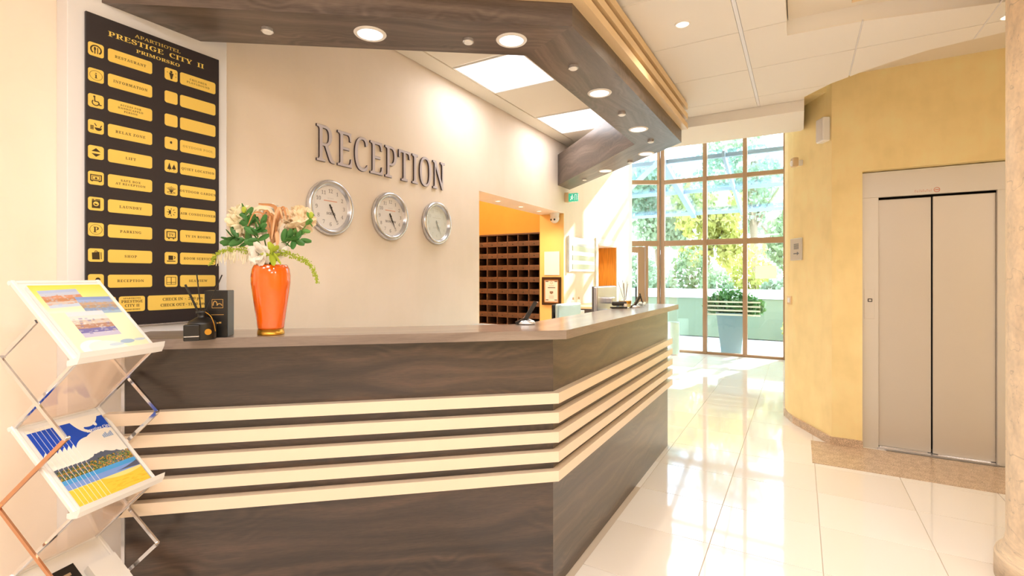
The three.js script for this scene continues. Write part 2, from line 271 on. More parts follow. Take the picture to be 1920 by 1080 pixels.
// ================================================================ RECEPTION COUNTER
const cl = [[-2.19, .85], [-.938, 1.957], [-.938, 4.127]];
{
  const c = thing('reception_counter', 'angled dark wood reception counter front with five cream slats', 'counter', [-.938, 0, 1.957]);
  const add = (n, g, m) => { const o = obj(n, g, m, c); o.position.set(.938, 0, 1.957); return o; };
  const inn = off(cl, .22);
  for (let k = 0; k < 2; k++) add('front_panel', run(cl[k], cl[k + 1], inn[k + 1], inn[k], .0, 1.121, .35 + k * 1.9), M.wood);
  const ext = [[-2.225, .819], cl[1], [-.938, 4.15]], so = off(ext, -.035);
  for (let i = 0; i < 5; i++) { const y = .837 - .0845 * i; for (let k = 0; k < 2; k++) add('slat', run(so[k], so[k + 1], ext[k + 1], ext[k], y, y + .046), M.slat); }
  const e = [-2.19, .85], d = [.749, .6625], n = [-.6625, .749], q = (a, b) => [e[0] + d[0] * a + n[0] * b, e[1] + d[1] * a + n[1] * b];
  add('edge_trim', run(q(-.006, -.004), q(.006, -.004), q(.006, .004), q(-.006, .004), 0, 1.12), M.silver);
  add('end_panel', run(q(-.004, .004), q(-.0005, .004), q(-.0005, .22), q(-.004, .22), 0, 1.12), M.cornice);
}
{
  const c = thing('countertop', 'greyish wood worktop lying along the angled reception counter', 'countertop', [-.938, 1.122, 1.957]);
  const ext = [[-2.20, .841], cl[1], [-.938, 4.16]], o = off(ext, -.08), i = off(ext, .22);
  for (let k = 0; k < 2; k++) { const m = obj('worktop_board', run(o[k], o[k + 1], i[k + 1], i[k], 1.122, 1.16, k * 1.1), M.top, c); m.position.set(.938, -1.122, 1.957); }
}
{
  const c = thing('work_desk', 'low desk behind the counter carrying the monitor', 'desk', [-1.5, 0, 3.1]);
  obj('desk_top', bx(.42, .03, 1.7, .1, .735, 0, .004), M.top, c); for (const z of [-.83, .83]) obj('side_panel', bx(.38, .72, .03, .1, .36, z), M.wood, c);
}

// ================================================================ DIRECTORY BOARD
const pw = struct('trim_3', 'white upright panel on the wall behind the directory board');
obj('panel', pb(-2.525, -2.421, 0, 2.9, .759, 1.366, .003), M.panel, pw);
{
  const W = .509, H = 1.242, b = thing('directory_board', 'tall black directory board with two columns of yellow plates', 'sign', [-2.42, 1.186, .811], Math.PI / 2);
  const X = (f) => f - .811, Y = (y) => y - 1.186;
  const L = [['RESTAURANT'], ['INFORMATION'], ['ACCESS FOR', 'HANDICAPPED', 'PERSON'], ['RELAX ZONE'], ['LIFT'], ['SAFE BOX', 'AT RECEPTION'], ['LAUNDRY'], ['PARKING'], ['SHOP'], ['RECEPTION']];
  const Q = [['CHILDREN', 'PLAYGROUND'], [], [], ['OUTDOOR POOL'], ['QUIET LOCATION'], ['OUTDOOR GARDEN'], ['AIR CONDITIONER'], ['TV IN ROOMS'], ['ROOM SERVICE'], ['SEA VIEW']];
  const rows = [...Array(10)].map((_, i) => 2.311 - .1016 * i), faint = [1, 1, 2, 3].map(() => 0);
  const plates = [];
  rows.forEach((y, i) => { plates.push([.817, .868, y + .002, .053, 'L' + i], [.881, 1.038, y, .053, L[i]], [1.086, 1.138, y - .001, .053, 'R' + i], [1.148, 1.303, y - .001, .054, Q[i], i]); });
  plates.push([.825, .908, 1.307, .064, 'M'], [.918, 1.011, 1.307, .064, 'P'], [1.021, 1.302, 1.307, .064, 'C']);
  const S = 1640, tw = Math.round(W * S), thh = Math.round(H * S);
  const tex = canvasTex(tw, thh, (g) => {
    const px = (f) => X(f) * S, py = (y) => (H - Y(y)) * S, ink = '#3a2a10';
    g.fillStyle = '#2a2326'; g.fillRect(0, 0, tw, thh);
    g.textAlign = 'center'; g.textBaseline = 'middle'; g.fillStyle = '#f2d264';
    const txt = (s, f, y, size, stretch = 1, bold = true) => { g.save(); g.translate(px(f), py(y)); g.scale(stretch, 1); g.font = `${bold ? 'bold ' : ''}${size}px serif`; g.fillText(s, 0, 0); g.restore(); };
    const fit = (s, f, y, size, width, bold) => { g.font = `${bold ? 'bold ' : ''}${size}px serif`; txt(s, f, y, size, width * S / g.measureText(s).width, bold); };
    fit('APARTHOTEL', 1.063, 2.399, 30, .177, false); fit('PRESTIGE  CITY  II', 1.067, 2.370, 46, .371, true); fit('PRIMORSKO', 1.064, 2.338, 33, .17, true);
    for (const [f0, f1, y, h, t, ix] of plates) {
      const x0 = px(f0), y0 = py(y), w = (f1 - f0) * S, hh = h * S, cx = x0 + w / 2, cy = y0 + hh / 2;
      g.fillStyle = '#f6d062'; const rd = 15; g.beginPath(); g.moveTo(x0 + rd, y0); g.arcTo(x0 + w, y0, x0 + w, y0 + hh, rd); g.arcTo(x0 + w, y0 + hh, x0, y0 + hh, rd); g.arcTo(x0, y0 + hh, x0, y0, rd); g.arcTo(x0, y0, x0 + w, y0, rd); g.fill();
      g.strokeStyle = ink; g.fillStyle = ink; g.lineWidth = 3;
      if (Array.isArray(t)) { const sz = t.length > 2 ? 17 : t.length > 1 ? 20 : 23; g.fillStyle = ix === 3 ? '#b08a3a' : ix === 0 ? '#6b4d1c' : ink; g.font = `bold ${sz}px serif`; t.forEach((s, k) => g.fillText(s.split('').join('\u200a'), cx, cy + (k - (t.length - 1) / 2) * (sz + 3))); continue; }
      if (t === 'P') { g.font = 'bold 15px serif'; g.fillText('APARTHOTEL', cx, cy - 38); g.font = 'bold 25px serif'; g.fillText('PRESTIGE', cx, cy - 16); g.fillText('CITY II', cx, cy + 12); g.font = 'bold 15px serif'; g.fillText('PRIMORSKO', cx, cy + 38); continue; }
      if (t === 'C') { g.font = 'bold 27px serif'; g.fillText('CHECK IN  -  2:00 pm', cx, cy - 22); g.fillText('CHECK OUT - 11:00 am', cx, cy + 20); continue; }
      if (t === 'M') { g.font = 'bold 24px serif'; g.fillText('★★★', cx, cy); continue; }
      const k = t, A = (r, a0 = 0, a1 = 7) => { g.beginPath(); g.arc(cx, cy, r, a0, a1); };
      const poly = (p, fill = true) => { g.beginPath(); p.forEach(([a, b2], i2) => i2 ? g.lineTo(cx + a, cy + b2) : g.moveTo(cx + a, cy + b2)); g.closePath(); fill ? g.fill() : g.stroke(); };
      const box = (x, y2, w2, h2) => g.fillRect(cx + x, cy + y2, w2, h2);
      if (k === 'L0') { g.lineWidth = 8; A(27, 2.2, 7.2); g.stroke(); g.beginPath(); g.ellipse(cx - 6, cy - 6, 6, 12, 0, 0, 7); g.fill(); box(-9, 4, 6, 22); box(6, -16, 5, 40); }
      if (k === 'L1') { g.lineWidth = 2; g.beginPath(); g.ellipse(cx, cy, 33, 30, 0, 0, 7); g.stroke(); g.font = 'bold 46px serif'; g.fillText('i', cx, cy + 2); }
      if (k === 'L2') { g.lineWidth = 6; g.beginPath(); g.arc(cx - 2, cy + 10, 18, -.2, 3.9); g.stroke(); g.beginPath(); g.moveTo(cx - 8, cy - 24); g.lineTo(cx - 6, cy + 2); g.lineTo(cx + 12, cy + 2); g.lineTo(cx + 20, cy + 22); g.lineTo(cx + 30, cy + 20); g.stroke(); g.beginPath(); g.arc(cx - 9, cy - 28, 6, 0, 7); g.fill(); }
      if (k === 'L3') { g.beginPath(); g.arc(cx + 12, cy + 4, 19, 0, 3.14); g.fill(); g.lineWidth = 5; g.beginPath(); g.moveTo(cx - 8, cy - 22); g.lineTo(cx + 2, cy - 6); g.moveTo(cx + 30, cy - 14); g.lineTo(cx + 22, cy + 2); g.stroke(); for (let q = 0; q < 4; q++) box(-30, -6 + q * 7, 18, 5); }
      if (k === 'L4') { poly([[-24, -6], [0, -28], [24, -6]]); poly([[-24, 8], [0, 28], [24, 8]]); }
      if (k === 'L5') { g.lineWidth = 6; g.strokeRect(cx - 28, cy - 20, 56, 36); g.lineWidth = 3; g.strokeRect(cx - 18, cy - 12, 36, 20); A(6); g.fill(); box(-26, 17, 10, 6); box(14, 17, 10, 6); }
      if (k === 'L6') { box(-22, -22, 44, 50); box(-22, -30, 12, 6); box(-4, -30, 26, 6); g.fillStyle = '#f6d062'; A(15); g.fill(); g.fillStyle = ink; A(9, .3, 3.4); g.fill(); }
      if (k === 'L7') { g.lineWidth = 2; A(32); g.stroke(); g.font = 'bold 50px serif'; g.fillText('P', cx, cy + 2); }
      if (k === 'L8') { poly([[-22, -16], [18, -22], [20, 28], [-20, 28]]); g.lineWidth = 4; g.beginPath(); g.moveTo(cx + 26, cy - 20); g.lineTo(cx + 28, cy + 26); g.moveTo(cx - 8, cy - 20); g.quadraticCurveTo(cx, cy - 36, cx + 8, cy - 20); g.stroke(); }
      if (k === 'L9') { g.beginPath(); g.arc(cx + 10, cy - 8, 13, 0, 7); g.fill(); box(-24, 12, 48, 14); }
      if (k === 'R0') { g.beginPath(); g.arc(cx, cy - 20, 8, 0, 7); g.fill(); poly([[-14, -12], [16, -10], [10, 12], [6, 32], [-4, 32], [-8, 10]]); for (const [a, b2] of [[-28, -14], [28, -20], [28, 6]]) box(a, b2, 5, 5); }
      if (k === 'R3') { box(-8, -12, 14, 10); box(-5, -16, 9, 18); }
      if (k === 'R4') { poly([[-26, 22], [-12, -26], [2, 22]]); poly([[4, 18], [18, -18], [32, 18]]); box(-14, 22, 4, 8); box(16, 18, 4, 8); }
      if (k === 'R5') { g.lineWidth = 3; for (let q = 0; q < 7; q++) { g.beginPath(); g.moveTo(cx, cy + 28); g.quadraticCurveTo(cx + (q - 3) * 4, cy, cx + (q - 3) * 10, cy - 22 + Math.abs(q - 3) * 5); g.stroke(); } g.beginPath(); g.ellipse(cx, cy + 24, 26, 6, 0, 0, 7); g.stroke(); }
      if (k === 'R6') { g.beginPath(); g.arc(cx - 2, cy, 15, 1.57, 4.71); g.fill(); g.lineWidth = 4; for (let q = 0; q < 8; q++) { const a = q * .785; g.beginPath(); g.moveTo(cx + 18 * Math.cos(a), cy + 18 * Math.sin(a)); g.lineTo(cx + 29 * Math.cos(a), cy + 29 * Math.sin(a)); g.stroke(); } }
      if (k === 'R7') { g.lineWidth = 6; g.strokeRect(cx - 28, cy - 24, 56, 42); g.font = 'bold 26px serif'; g.fillText('TV', cx, cy - 2); box(-20, 22, 10, 7); box(10, 22, 10, 7); }
      if (k === 'R8') { box(-18, -18, 30, 32); g.lineWidth = 5; g.beginPath(); g.arc(cx + 16, cy - 4, 9, -1.4, 1.4); g.stroke(); box(-28, 20, 56, 6); }
      if (k === 'R9') { g.lineWidth = 3; g.strokeRect(cx - 30, cy - 28, 60, 52); box(-2, -28, 4, 52); g.beginPath(); g.moveTo(cx - 30, cy + 10); g.lineTo(cx + 30, cy + 10); g.stroke(); }
    }
  });
  const bm = new THREE.MeshStandardMaterial({ map: tex, roughness: .45 });
  const uvs = (g) => { const p = g.attributes.position, u = g.attributes.uv; for (let i = 0; i < p.count; i++) u.setXY(i, p.getX(i) / W, p.getY(i) / H); return g; };
  obj('backing_sheet', uvs(T(new THREE.BoxGeometry(W, H, .012), W / 2, H / 2, .008)), bm, b);
  obj('edge_strip', bx(W, .004, .016, W / 2, -.003, .008), M.silver, b);
  const cache = {};
  for (const [f0, f1, y, h, t] of plates) { const g = new THREE.ExtrudeGeometry(rshape(f1 - f0, h, .009), { depth: .002, bevelEnabled: false, curveSegments: 4 }); T(g, X(f0), Y(y - h), .014); obj(typeof t === 'string' && t.length === 2 ? 'icon_plate' : 'name_plate', uvs(g), bm, b); }
}

// ================================================================ LETTERING AND CLOCKS
{
  const b = thing('wall_lettering', 'raised silver capital letters spelling RECEPTION on the cream wall', 'sign', [-2.524, 2.092, 1.954], Math.PI / 2);
  const face = phys({ color: '#ddd3d8', roughness: .35, metalness: .1 }), side = std('#4a3e46', .5, { metalness: .2 });
  const gs = [...'RECEPTION'].map((ch) => { const g = new TextGeometry(ch, { font, size: .222, depth: .010, curveSegments: 8, bevelEnabled: true, bevelSize: .0012, bevelThickness: .0012, bevelSegments: 1 }); g.computeBoundingBox(); return g; });
  gs.forEach((g) => g.scale(.69, 1, 1)); gs.forEach((g) => g.computeBoundingBox());
  const ws = gs.map((g) => g.boundingBox.max.x - g.boundingBox.min.x), sum = ws.reduce((a, c) => a + c, 0), gap = (1.236 - sum) / 8;
  let x = 0; gs.forEach((g, i) => { g.translate(x - g.boundingBox.min.x, 0, .003); x += ws[i] + gap; const o = obj('letter', g, [face, side], b); });
}
const rim = new THREE.LatheGeometry([[0, .002], [.168, .002], [.171, .012], [.170, .026], [.162, .036], [.150, .038], [.142, .032], [.137, .020], [.132, .014]].map((p) => new THREE.Vector2(...p)), 72).rotateX(Math.PI / 2);
function clockFace(city, paintedGlare) {  // glare on one clock is painted in as paler dial and hand colours
  return canvasTex(512, 512, (g) => {
    g.fillStyle = paintedGlare ? '#eef1ec' : '#fbf5f2'; g.fillRect(0, 0, 512, 512); g.textAlign = 'center'; g.textBaseline = 'middle'; g.fillStyle = g.strokeStyle = paintedGlare ? '#cfd4cc' : '#55474a';
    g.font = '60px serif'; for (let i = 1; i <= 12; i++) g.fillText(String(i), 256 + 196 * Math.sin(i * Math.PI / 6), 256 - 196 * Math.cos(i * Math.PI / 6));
    g.font = 'bold 42px serif'; g.fillStyle = paintedGlare ? '#d3d8d0' : '#4c4045'; g.fillText(city, 262, 326);
    g.fillStyle = paintedGlare ? '#dfe0d8' : '#efb49c'; g.fillRect(160, 172, 190, 12); g.fillStyle = paintedGlare ? '#d9dcd5' : '#d9cfcb'; g.font = '22px serif'; g.fillText('QUARTZ', 256, 148);
  });
}
const clearGlass = phys({ color: '#ffffff', roughness: 0, transmission: 1, thickness: 0, ior: 1.3 });
function clock(f, city, paintedGlare, label) {
  const c = thing('wall_clock', label, 'clock', [-2.525, 1.815, f], Math.PI / 2, 'round wall clocks in a row');
  obj('rim', rim, M.silver, c);
  const d = new THREE.CircleGeometry(.134, 64).translate(0, 0, .0145); obj('dial', d, new THREE.MeshStandardMaterial({ map: clockFace(city, paintedGlare), roughness: .6 }), c);
  const hand = (n, len, w, a, z) => { const s = new THREE.Shape([[-w, -.022], [w, -.022], [w * 1.1, len * .6], [0, len], [-w * 1.1, len * .6]].map((p) => new THREE.Vector2(...p))); const o = obj(n, new THREE.ExtrudeGeometry(s, { depth: .0015, bevelEnabled: false }).rotateZ(-a).translate(0, 0, z), paintedGlare ? std('#bcc2bc', .5) : M.dark, c); };
  hand('hour_hand', .062, .0042, R(152), .017); hand('minute_hand', .096, .003, R(154), .020);
  obj('cap', cyl(.006, .006, .006, 16).rotateX(Math.PI / 2).translate(0, 0, .020), paintedGlare ? M.silver : M.dark, c);
  obj('glass', new THREE.CircleGeometry(.138, 48).translate(0, 0, .027), clearGlass, c);
}
clock(2.056, 'SOFIA', false, 'silver rimmed wall clock marked SOFIA, nearest the flowers');
clock(2.571, 'MOSCOW', false, 'silver rimmed wall clock in the middle of the three');
clock(3.088, 'LONDON', true, 'silver rimmed wall clock with glare painted pale over its dial');

// ================================================================ LIGHT FITTINGS
function downlight(x, f, y, r, label, glow, cd, color, group, name = 'downlight', angle = 68) {
  const d = thing(name, label, 'ceiling light', [x, y, f], 0, group);
  obj('trim_ring', new THREE.LatheGeometry([[r * .8, -.001], [r * .84, -.006], [r, -.005], [r * 1.06, .0]].map((p) => new THREE.Vector2(...p)), 40), M.white, d);
  obj('diffuser', new THREE.CircleGeometry(r * .84, 40).rotateX(Math.PI / 2).translate(0, -.003, 0), glow, d);
  if (cd) { const l = new THREE.SpotLight(color, cd, 0, R(angle), .6, 2); l.position.set(0, -.02, 0); l.target.position.set(0, -1, 0); l.shadow.radius = r * 50; l.castShadow = true; d.add(l, l.target); }
  return d;
}
const cool = new THREE.Color(1, .95, .88), warm = new THREE.Color(1, .78, .52), mid = new THREE.Color(1, .88, .72);
const CL = [[-1.68, 1.593, 'round glowing downlight in the canopy nearest the directory board'], [-1.158, 1.969, 'round glowing downlight in the canopy beside its near corner'], [-1.036, 2.803, 'round glowing downlight in the canopy, first along the lobby side'], [-1.041, 3.641, 'round glowing downlight in the canopy, second along the lobby side'], [-1.188, 4.4, 'round glowing downlight in the canopy beside its far corner'], [-1.746, 4.9, 'round glowing downlight in the canopy return nearest the wall']];
for (const [x, f, l] of CL) downlight(x, f, 2.489, .068, l, M.glow, 1.0, cool, 'canopy downlights');
const PK = [[-2.042, 1.331, 'small cream button fitting in the canopy beside the directory board'], [-1.329, 1.863, 'small cream button fitting between the two near canopy downlights'], [-1.023, 2.378, 'small cream button fitting just past the near canopy corner'], [-1.035, 3.227, 'small cream button fitting midway along the lobby side of the canopy'], [-1.043, 4.0, 'small cream button fitting just before the far canopy corner'], [-1.40, 4.62, 'small cream button fitting just past the far canopy corner'], [-2.10, 5.2, 'small cream button fitting in the canopy close to the wall']];
for (const [x, f, l] of PK) { const p = thing('button_spotlight', l, 'spotlight', [x, 2.49, f], 0, 'small canopy fittings'); obj('housing', cyl(.026, .026, .014, 24, 0, -.006, 0), M.silver, p); obj('lens', cyl(.019, .022, .006, 24, 0, -.015, 0), M.gloss, p); }
function ledPanel(x, f, w, d, y, label, rad, group, col = new THREE.Color(.97, .97, 1)) {
  const p = thing('light_panel', label, 'ceiling light', [x, y, f], 0, group);
  obj('frame', [bx(w, .012, .012, 0, -.002, d / 2 - .006), bx(w, .012, .012, 0, -.002, -d / 2 + .006), bx(.012, .012, d - .024, w / 2 - .006, -.002, 0), bx(.012, .012, d - .024, -w / 2 + .006, -.002, 0)], M.white, p);
  obj('diffuser', bx(w - .024, .006, d - .024, 0, -.001, 0), M.ledGlow, p);
  const l = new THREE.RectAreaLight(col, rad, w - .03, d - .03); l.position.y = -.012; l.rotation.x = -Math.PI / 2; p.add(l);
}
ledPanel(-2.04, 3.38, .60, .61, 3.02, 'square lit ceiling panel above the desk, nearer of the two', 4.6, 'panels over the desk');
ledPanel(-2.04, 4.79, .60, .64, 3.02, 'square lit ceiling panel above the desk, beside the canopy return', 4.6, 'panels over the desk');
for (const [x, f, l, e = 16] of [[.6, -1, 'middle one of the rear row'], [2.4, -1, 'rear row beside the side wall'], [-1.5, -1, 'rear row beside the plain left wall', 7], [2.9, .6, 'front row beside the stone column'], [-.9, -.1, 'front row near the directory board', 8], [.5, .4, 'middle one of the front row']]) ledPanel(x, f, .6, .6, 2.824, 'added unseen lobby light panel, ' + l, e, 'added lobby fill panels', new THREE.Color(1, .95, .92));  // unseen panels added behind the camera to brighten the lobby
downlight(-.572, 2.88, 2.816, .042, 'small downlight in the plain ceiling tiles nearest the canopy', M.warmGlow, 1.2, mid, 'lobby downlights');
downlight(.0856, 3.12, 2.909, .042, 'small downlight inside the raised ceiling tray', M.warmGlow, 1.2, warm, 'lobby downlights');
downlight(.99, 3.70, 2.816, .042, 'small downlight in the ceiling tiles beside the stone column', M.warmGlow, 1.2, warm, 'lobby downlights');
for (const [f, l] of [[3.86, 'tiny downlight in the opening lintel at its near end'], [4.30, 'tiny downlight in the opening lintel, second from the near end'], [4.78, 'tiny downlight in the opening lintel, third from the near end'], [5.22, 'tiny downlight in the opening lintel closest to the dome camera']]) downlight(-2.69, f, 2.169, .032, l, M.warmGlow, .9, warm, 'lintel downlights');
{ const d = thing('added_room_lamp', 'added unseen warm lamp on the key room ceiling', 'ceiling light', [-3.7, 2.8, 4.7]); obj('rim', cyl(.15, .15, .03, 32, 0, -.015, 0), M.white, d); obj('diffuser', cyl(.12, .14, .02, 32, 0, -.035, 0), M.warmGlow, d); const l = new THREE.PointLight(warm, 3); l.position.y = -.1; l.shadow.radius = 5; l.castShadow = true; d.add(l); }  // hidden lamp added to light the key room
// small light added to brighten the recess of the wooden door
downlight(-2.68, 7.15, 1.841, .03, 'added tiny light in the frame head above the honey wooden door', M.warmGlow, .5, mid);

// ================================================================ LIFT
{
  const l = thing('lift', 'grey metal lift with two sliding door panels set in the yellow wall', 'lift', [.898, 0, 4.95]);
  obj('header', bx(.926, .205, .03, 0, 2.128, .03, .003), M.steel, l);
  for (const s of [-1, 1]) obj('jamb', bx(.112, 2.026, .03, s * .407, 1.013, .03, .003), M.steel, l);
  obj('sill', bx(.72, .012, .12, 0, .006, .0), M.silver, l);
  for (const s of [-1, 1]) { const g = bx(.36, 1.995, .02, s * .184 - .012, 1.012, s < 0 ? -.01 : .004, .004); obj('door_panel', g, M.steelDoor, l); }
  obj('door_shoe', [bx(.3, .006, .012, -.19, .014, .012), bx(.3, .006, .012, .17, .014, .022)], M.chrome, l);
  const cpn = obj('call_plate', bx(.07, .24, .004, -.412, 1.165, .047, .002), M.steel, l);
  obj('call_button', bx(.03, .026, .006, -.408, 1.196, .051, .002), M.dark, cpn); obj('button_face', bx(.018, .014, .003, -.408, 1.196, .0545), M.steel, cpn);
  obj('notice_print', T(new THREE.PlaneGeometry(.17, .05), -.045, 2.056, .0455), new THREE.MeshStandardMaterial({ roughness: .5, transparent: true, map: canvasTex(340, 100, (g) => { g.clearRect(0, 0, 340, 100); g.strokeStyle = '#d9694a'; g.fillStyle = '#df8468'; g.lineWidth = 7; g.beginPath(); g.arc(280, 50, 34, 0, 7); g.stroke(); g.fillRect(258, 44, 46, 12); for (let i = 0; i < 9; i++) { g.fillRect(16 + i * 24, 36 + (i % 3) * 6, 5, 34 - (i % 3) * 6); g.fillRect(16 + i * 24, 36 + (i % 2) * 30, 15, 4); } }) }), l);
}

// ================================================================ KEY CABINET
{
  const k = thing('key_cabinet', 'dark wood pigeonhole key cabinet with small drawers under each hole', 'cabinet', [-3.46, 0, 5.62]);
  const w = .1615, n = 8, x1 = .576, pitch = .158, top = 1.955, kw = new THREE.MeshStandardMaterial({ map: dataTex(384, 256, 1.2, .8, (x, y) => { const v = .8 + .3 * fbm(x * 3, y * 40, 3) + .12 * n2(x * 9, y * 160); return [124 * v, 86 * v, 61 * v]; }), roughness: .45 }), kd = new THREE.MeshStandardMaterial({ map: kw.map, color: new THREE.Color('#cbb7ab'), roughness: .5 });
  obj('back_panel', bx(n * w + .03, top - .3, .015, x1 - n * w / 2, .3 + (top - .3) / 2, -.305), kd, k);
  obj('plinth', bx(n * w + .02, .42, .3, x1 - n * w / 2, .21, -.155), kw, k);
  obj('top_board', bx(n * w + .04, .02, .325, x1 - n * w / 2, top - .008, -.155, .003), kw, k);
  for (let i = 0; i <= n; i++) obj('upright', bx(.014, top - .42, .3, x1 - i * w, (top + .42) / 2 - .01, -.15), kw, k);
  const sh = bx(w - .014, .012, .29, 0, 0, -.15), dr = bx(w - .017, .054, .05, 0, 0, -.026, .002), kn = new THREE.SphereGeometry(.0075, 10, 8).scale(1.6, .8, 1), lb = bx(.03, .012, .003);
  for (let r = 0; r < 9; r++) for (let i = 0; i < n; i++) {
    const x = x1 - (i + .5) * w, y = top - .018 - (r + 1) * pitch + .035;
    obj('shelf', sh, kw, k).position.set(x, y + .033, 0);
    const d = obj('drawer_front', dr, kw, k); d.position.set(x, y, 0);
    const q = obj('knob', kn, M.dark, d); q.position.set(0, .0, .004);
  }
}

// ================================================================ WALL PIECES BY THE OPENING
const paperT = (lines) => canvasTex(256, 384, (g, w, h) => { g.fillStyle = '#efe7e6'; g.fillRect(0, 0, w, h); lines(g, w, h); });
tag(obj('paper_sheet', pb(-2.785, -2.575, 1.405, 1.70, 5.553, 5.556), new THREE.MeshStandardMaterial({ roughness: .8, map: paperT((g) => { g.fillStyle = '#b6a9b0'; for (let i = 0; i < 4; i++) g.fillRect(70 + i * 8, 34 + i * 13, 110 - i * 22, 4); g.fillRect(20, 150, 210, 4); g.fillStyle = '#4a4150'; g.fillRect(62, 196, 130, 16); g.fillStyle = '#c5b9bf'; g.fillRect(150, 290, 44, 34); }) })), 'plain printed paper sheet fixed above the framed certificate', 'paper');
{
  const c = thing('framed_certificate', 'ornate certificate in a dark gold edged frame beside the key cabinet', 'picture', [-2.683, 1.205, 5.556]);
  const fr = new THREE.Shape([[-.128, -.172], [.128, -.172], [.128, .172], [-.128, .172]].map((p) => new THREE.Vector2(...p))); fr.holes.push(new THREE.Path([[-.104, -.148], [.104, -.148], [.104, .148], [-.104, .148]].map((p) => new THREE.Vector2(...p))));
  obj('frame', new THREE.ExtrudeGeometry(fr, { depth: .016, bevelEnabled: true, bevelSize: .003, bevelThickness: .003, bevelSegments: 2 }), std('#3a2416', .35), c);
  obj('gold_slip', [bx(.212, .014, .006, 0, .144, .012), bx(.212, .014, .006, 0, -.144, .012), bx(.014, .29, .006, .1, 0, .012), bx(.014, .29, .006, -.1, 0, .012)], M.gold, c);
  obj('sheet', T(new THREE.PlaneGeometry(.205, .294), 0, 0, .008), new THREE.MeshStandardMaterial({ roughness: .7, map: paperT((g, w, h) => { g.fillStyle = '#f4e0cf'; g.fillRect(0, 0, w, h); g.strokeStyle = '#c39a72'; g.lineWidth = 8; g.strokeRect(22, 22, w - 44, h - 44); g.fillStyle = '#5b4536'; for (const [x, y] of [[30, 30], [180, 30], [30, 330], [180, 330]]) g.fillRect(x, y, 46, 14); g.beginPath(); g.arc(128, 58, 18, 0, 7); g.stroke(); g.fillRect(64, 132, 130, 12); g.fillStyle = '#8a6b52'; g.fillRect(84, 104, 90, 6); g.fillRect(98, 196, 60, 34); g.fillRect(112, 228, 30, 14); for (let i = 0; i < 4; i++) g.fillRect(88, 268 + i * 14, 80, 3); }) }), c);
}
{
  const c = thing('dome_camera', 'white dome security camera under the lintel of the opening', 'camera', [-2.612, 2.17, 5.49]);
  obj('mount', cyl(.055, .06, .045, 28, 0, -.022, 0), M.gloss, c); obj('dome', new THREE.SphereGeometry(.058, 28, 18).translate(0, -.068, .0), M.gloss, c);
  for (const s of [-1, 1]) obj('lens', new THREE.SphereGeometry(.012, 14, 10).translate(s * .022, -.085, .049), M.black, c);
}
{
  const e = thing('exit_sign', 'small green and white exit sign box projecting from the wall', 'sign', [-2.525, 2.37, 5.62]);
  obj('bracket', bx(.05, .12, .05, .026, 0, 0, .004), M.cornice, e);
  const f = (g, w, h) => { g.fillStyle = '#38b391'; g.fillRect(0, 0, w, h); g.fillStyle = '#eefaf4'; g.beginPath(); g.arc(70, 26, 10, 0, 7); g.fill(); g.lineWidth = 11; g.strokeStyle = '#eefaf4'; g.beginPath(); g.moveTo(66, 42); g.lineTo(60, 66); g.lineTo(84, 82); g.moveTo(60, 66); g.lineTo(36, 90); g.moveTo(40, 52); g.lineTo(66, 44); g.lineTo(92, 58); g.stroke(); g.fillRect(112, 16, 34, 80); g.fillStyle = '#38b391'; g.fillRect(119, 23, 20, 73); };
  const t = canvasTex(160, 110, f);
  obj('lit_face', bx(.12, .10, .035, .108, -.005, 0, .004), new THREE.MeshStandardMaterial({ map: t, emissive: new THREE.Color('#ffffff'), emissiveMap: t, emissiveIntensity: .5, roughness: .4 }), e);
}
{
  const b = thing('wall_notice_board', 'pale acrylic notice board with olive strips on the white wall', 'sign', [-2.524, 1.455, 5.668], Math.PI / 2);
  obj('board', bx(.924, .44, .012, .462, .22, .008, .003), phys({ color: '#eef0ea', roughness: .12, clearcoat: .6 }), b);
  for (const y of [.03, .145, .265]) obj('strip', bx(.76, .07, .006, .52, y + .03, .017, .002), std('#d6d9a8', .4), b);
  obj('edge_post', bx(.03, .46, .02, .03, .22, .014, .003), M.silver, b);
}
// back counter along the wall
{
  const c = thing('back_counter', 'low brown cabinet with pale top along the white wall', 'cabinet', [-2.32, 0, 6.05]);
  obj('carcass', bx(.36, 1.0, 1.06, 0, .5, 0), M.wood, c); obj('cabinet_top', bx(.40, .025, 1.1, .0, 1.0125, 0, .004), M.cornice, c);
  for (const z of [-.27, .27]) { const d = obj('door', bx(.015, .86, .5, .187, .5, z, .003), M.wood, c); obj('handle', bx(.012, .12, .012, .202, .7, z + (z < 0 ? .2 : -.2), .003), M.silver, d); }
}
tag(obj('white_box', pb(-2.33, -2.14, .78, 1.0, 5.2, 5.3, .004), M.gloss), 'plain white box standing beside the end of the back counter', 'box');
{ const s = thing('side_stand', 'small brown stand under the white box at the back counter end', 'stand', [-2.235, 0, 5.25]); obj('stand_top', bx(.26, .02, .2, 0, .769, 0), M.wood, s); obj('stand_leg', bx(.2, .76, .15, 0, .38, 0), M.wood, s); }
for (const [f, l] of [[5.62, 'slim pale bottle on the back counter, nearer of the two'], [5.80, 'slim pale bottle on the back counter, farther of the two']]) {
  const b = thing('slim_bottle', l, 'bottle', [-2.42, 1.025, f], 0, 'slim bottles on the back counter');
  obj('body', new THREE.LatheGeometry([[0, 0], [.022, 0], [.024, .01], [.024, .05], [.014, .066], [.011, .075]].map((p) => new THREE.Vector2(...p)), 20), M.gloss, b); obj('stopper', cyl(.012, .010, .03, 14, 0, .088, 0), std('#c3ab8e', .4), b);
}
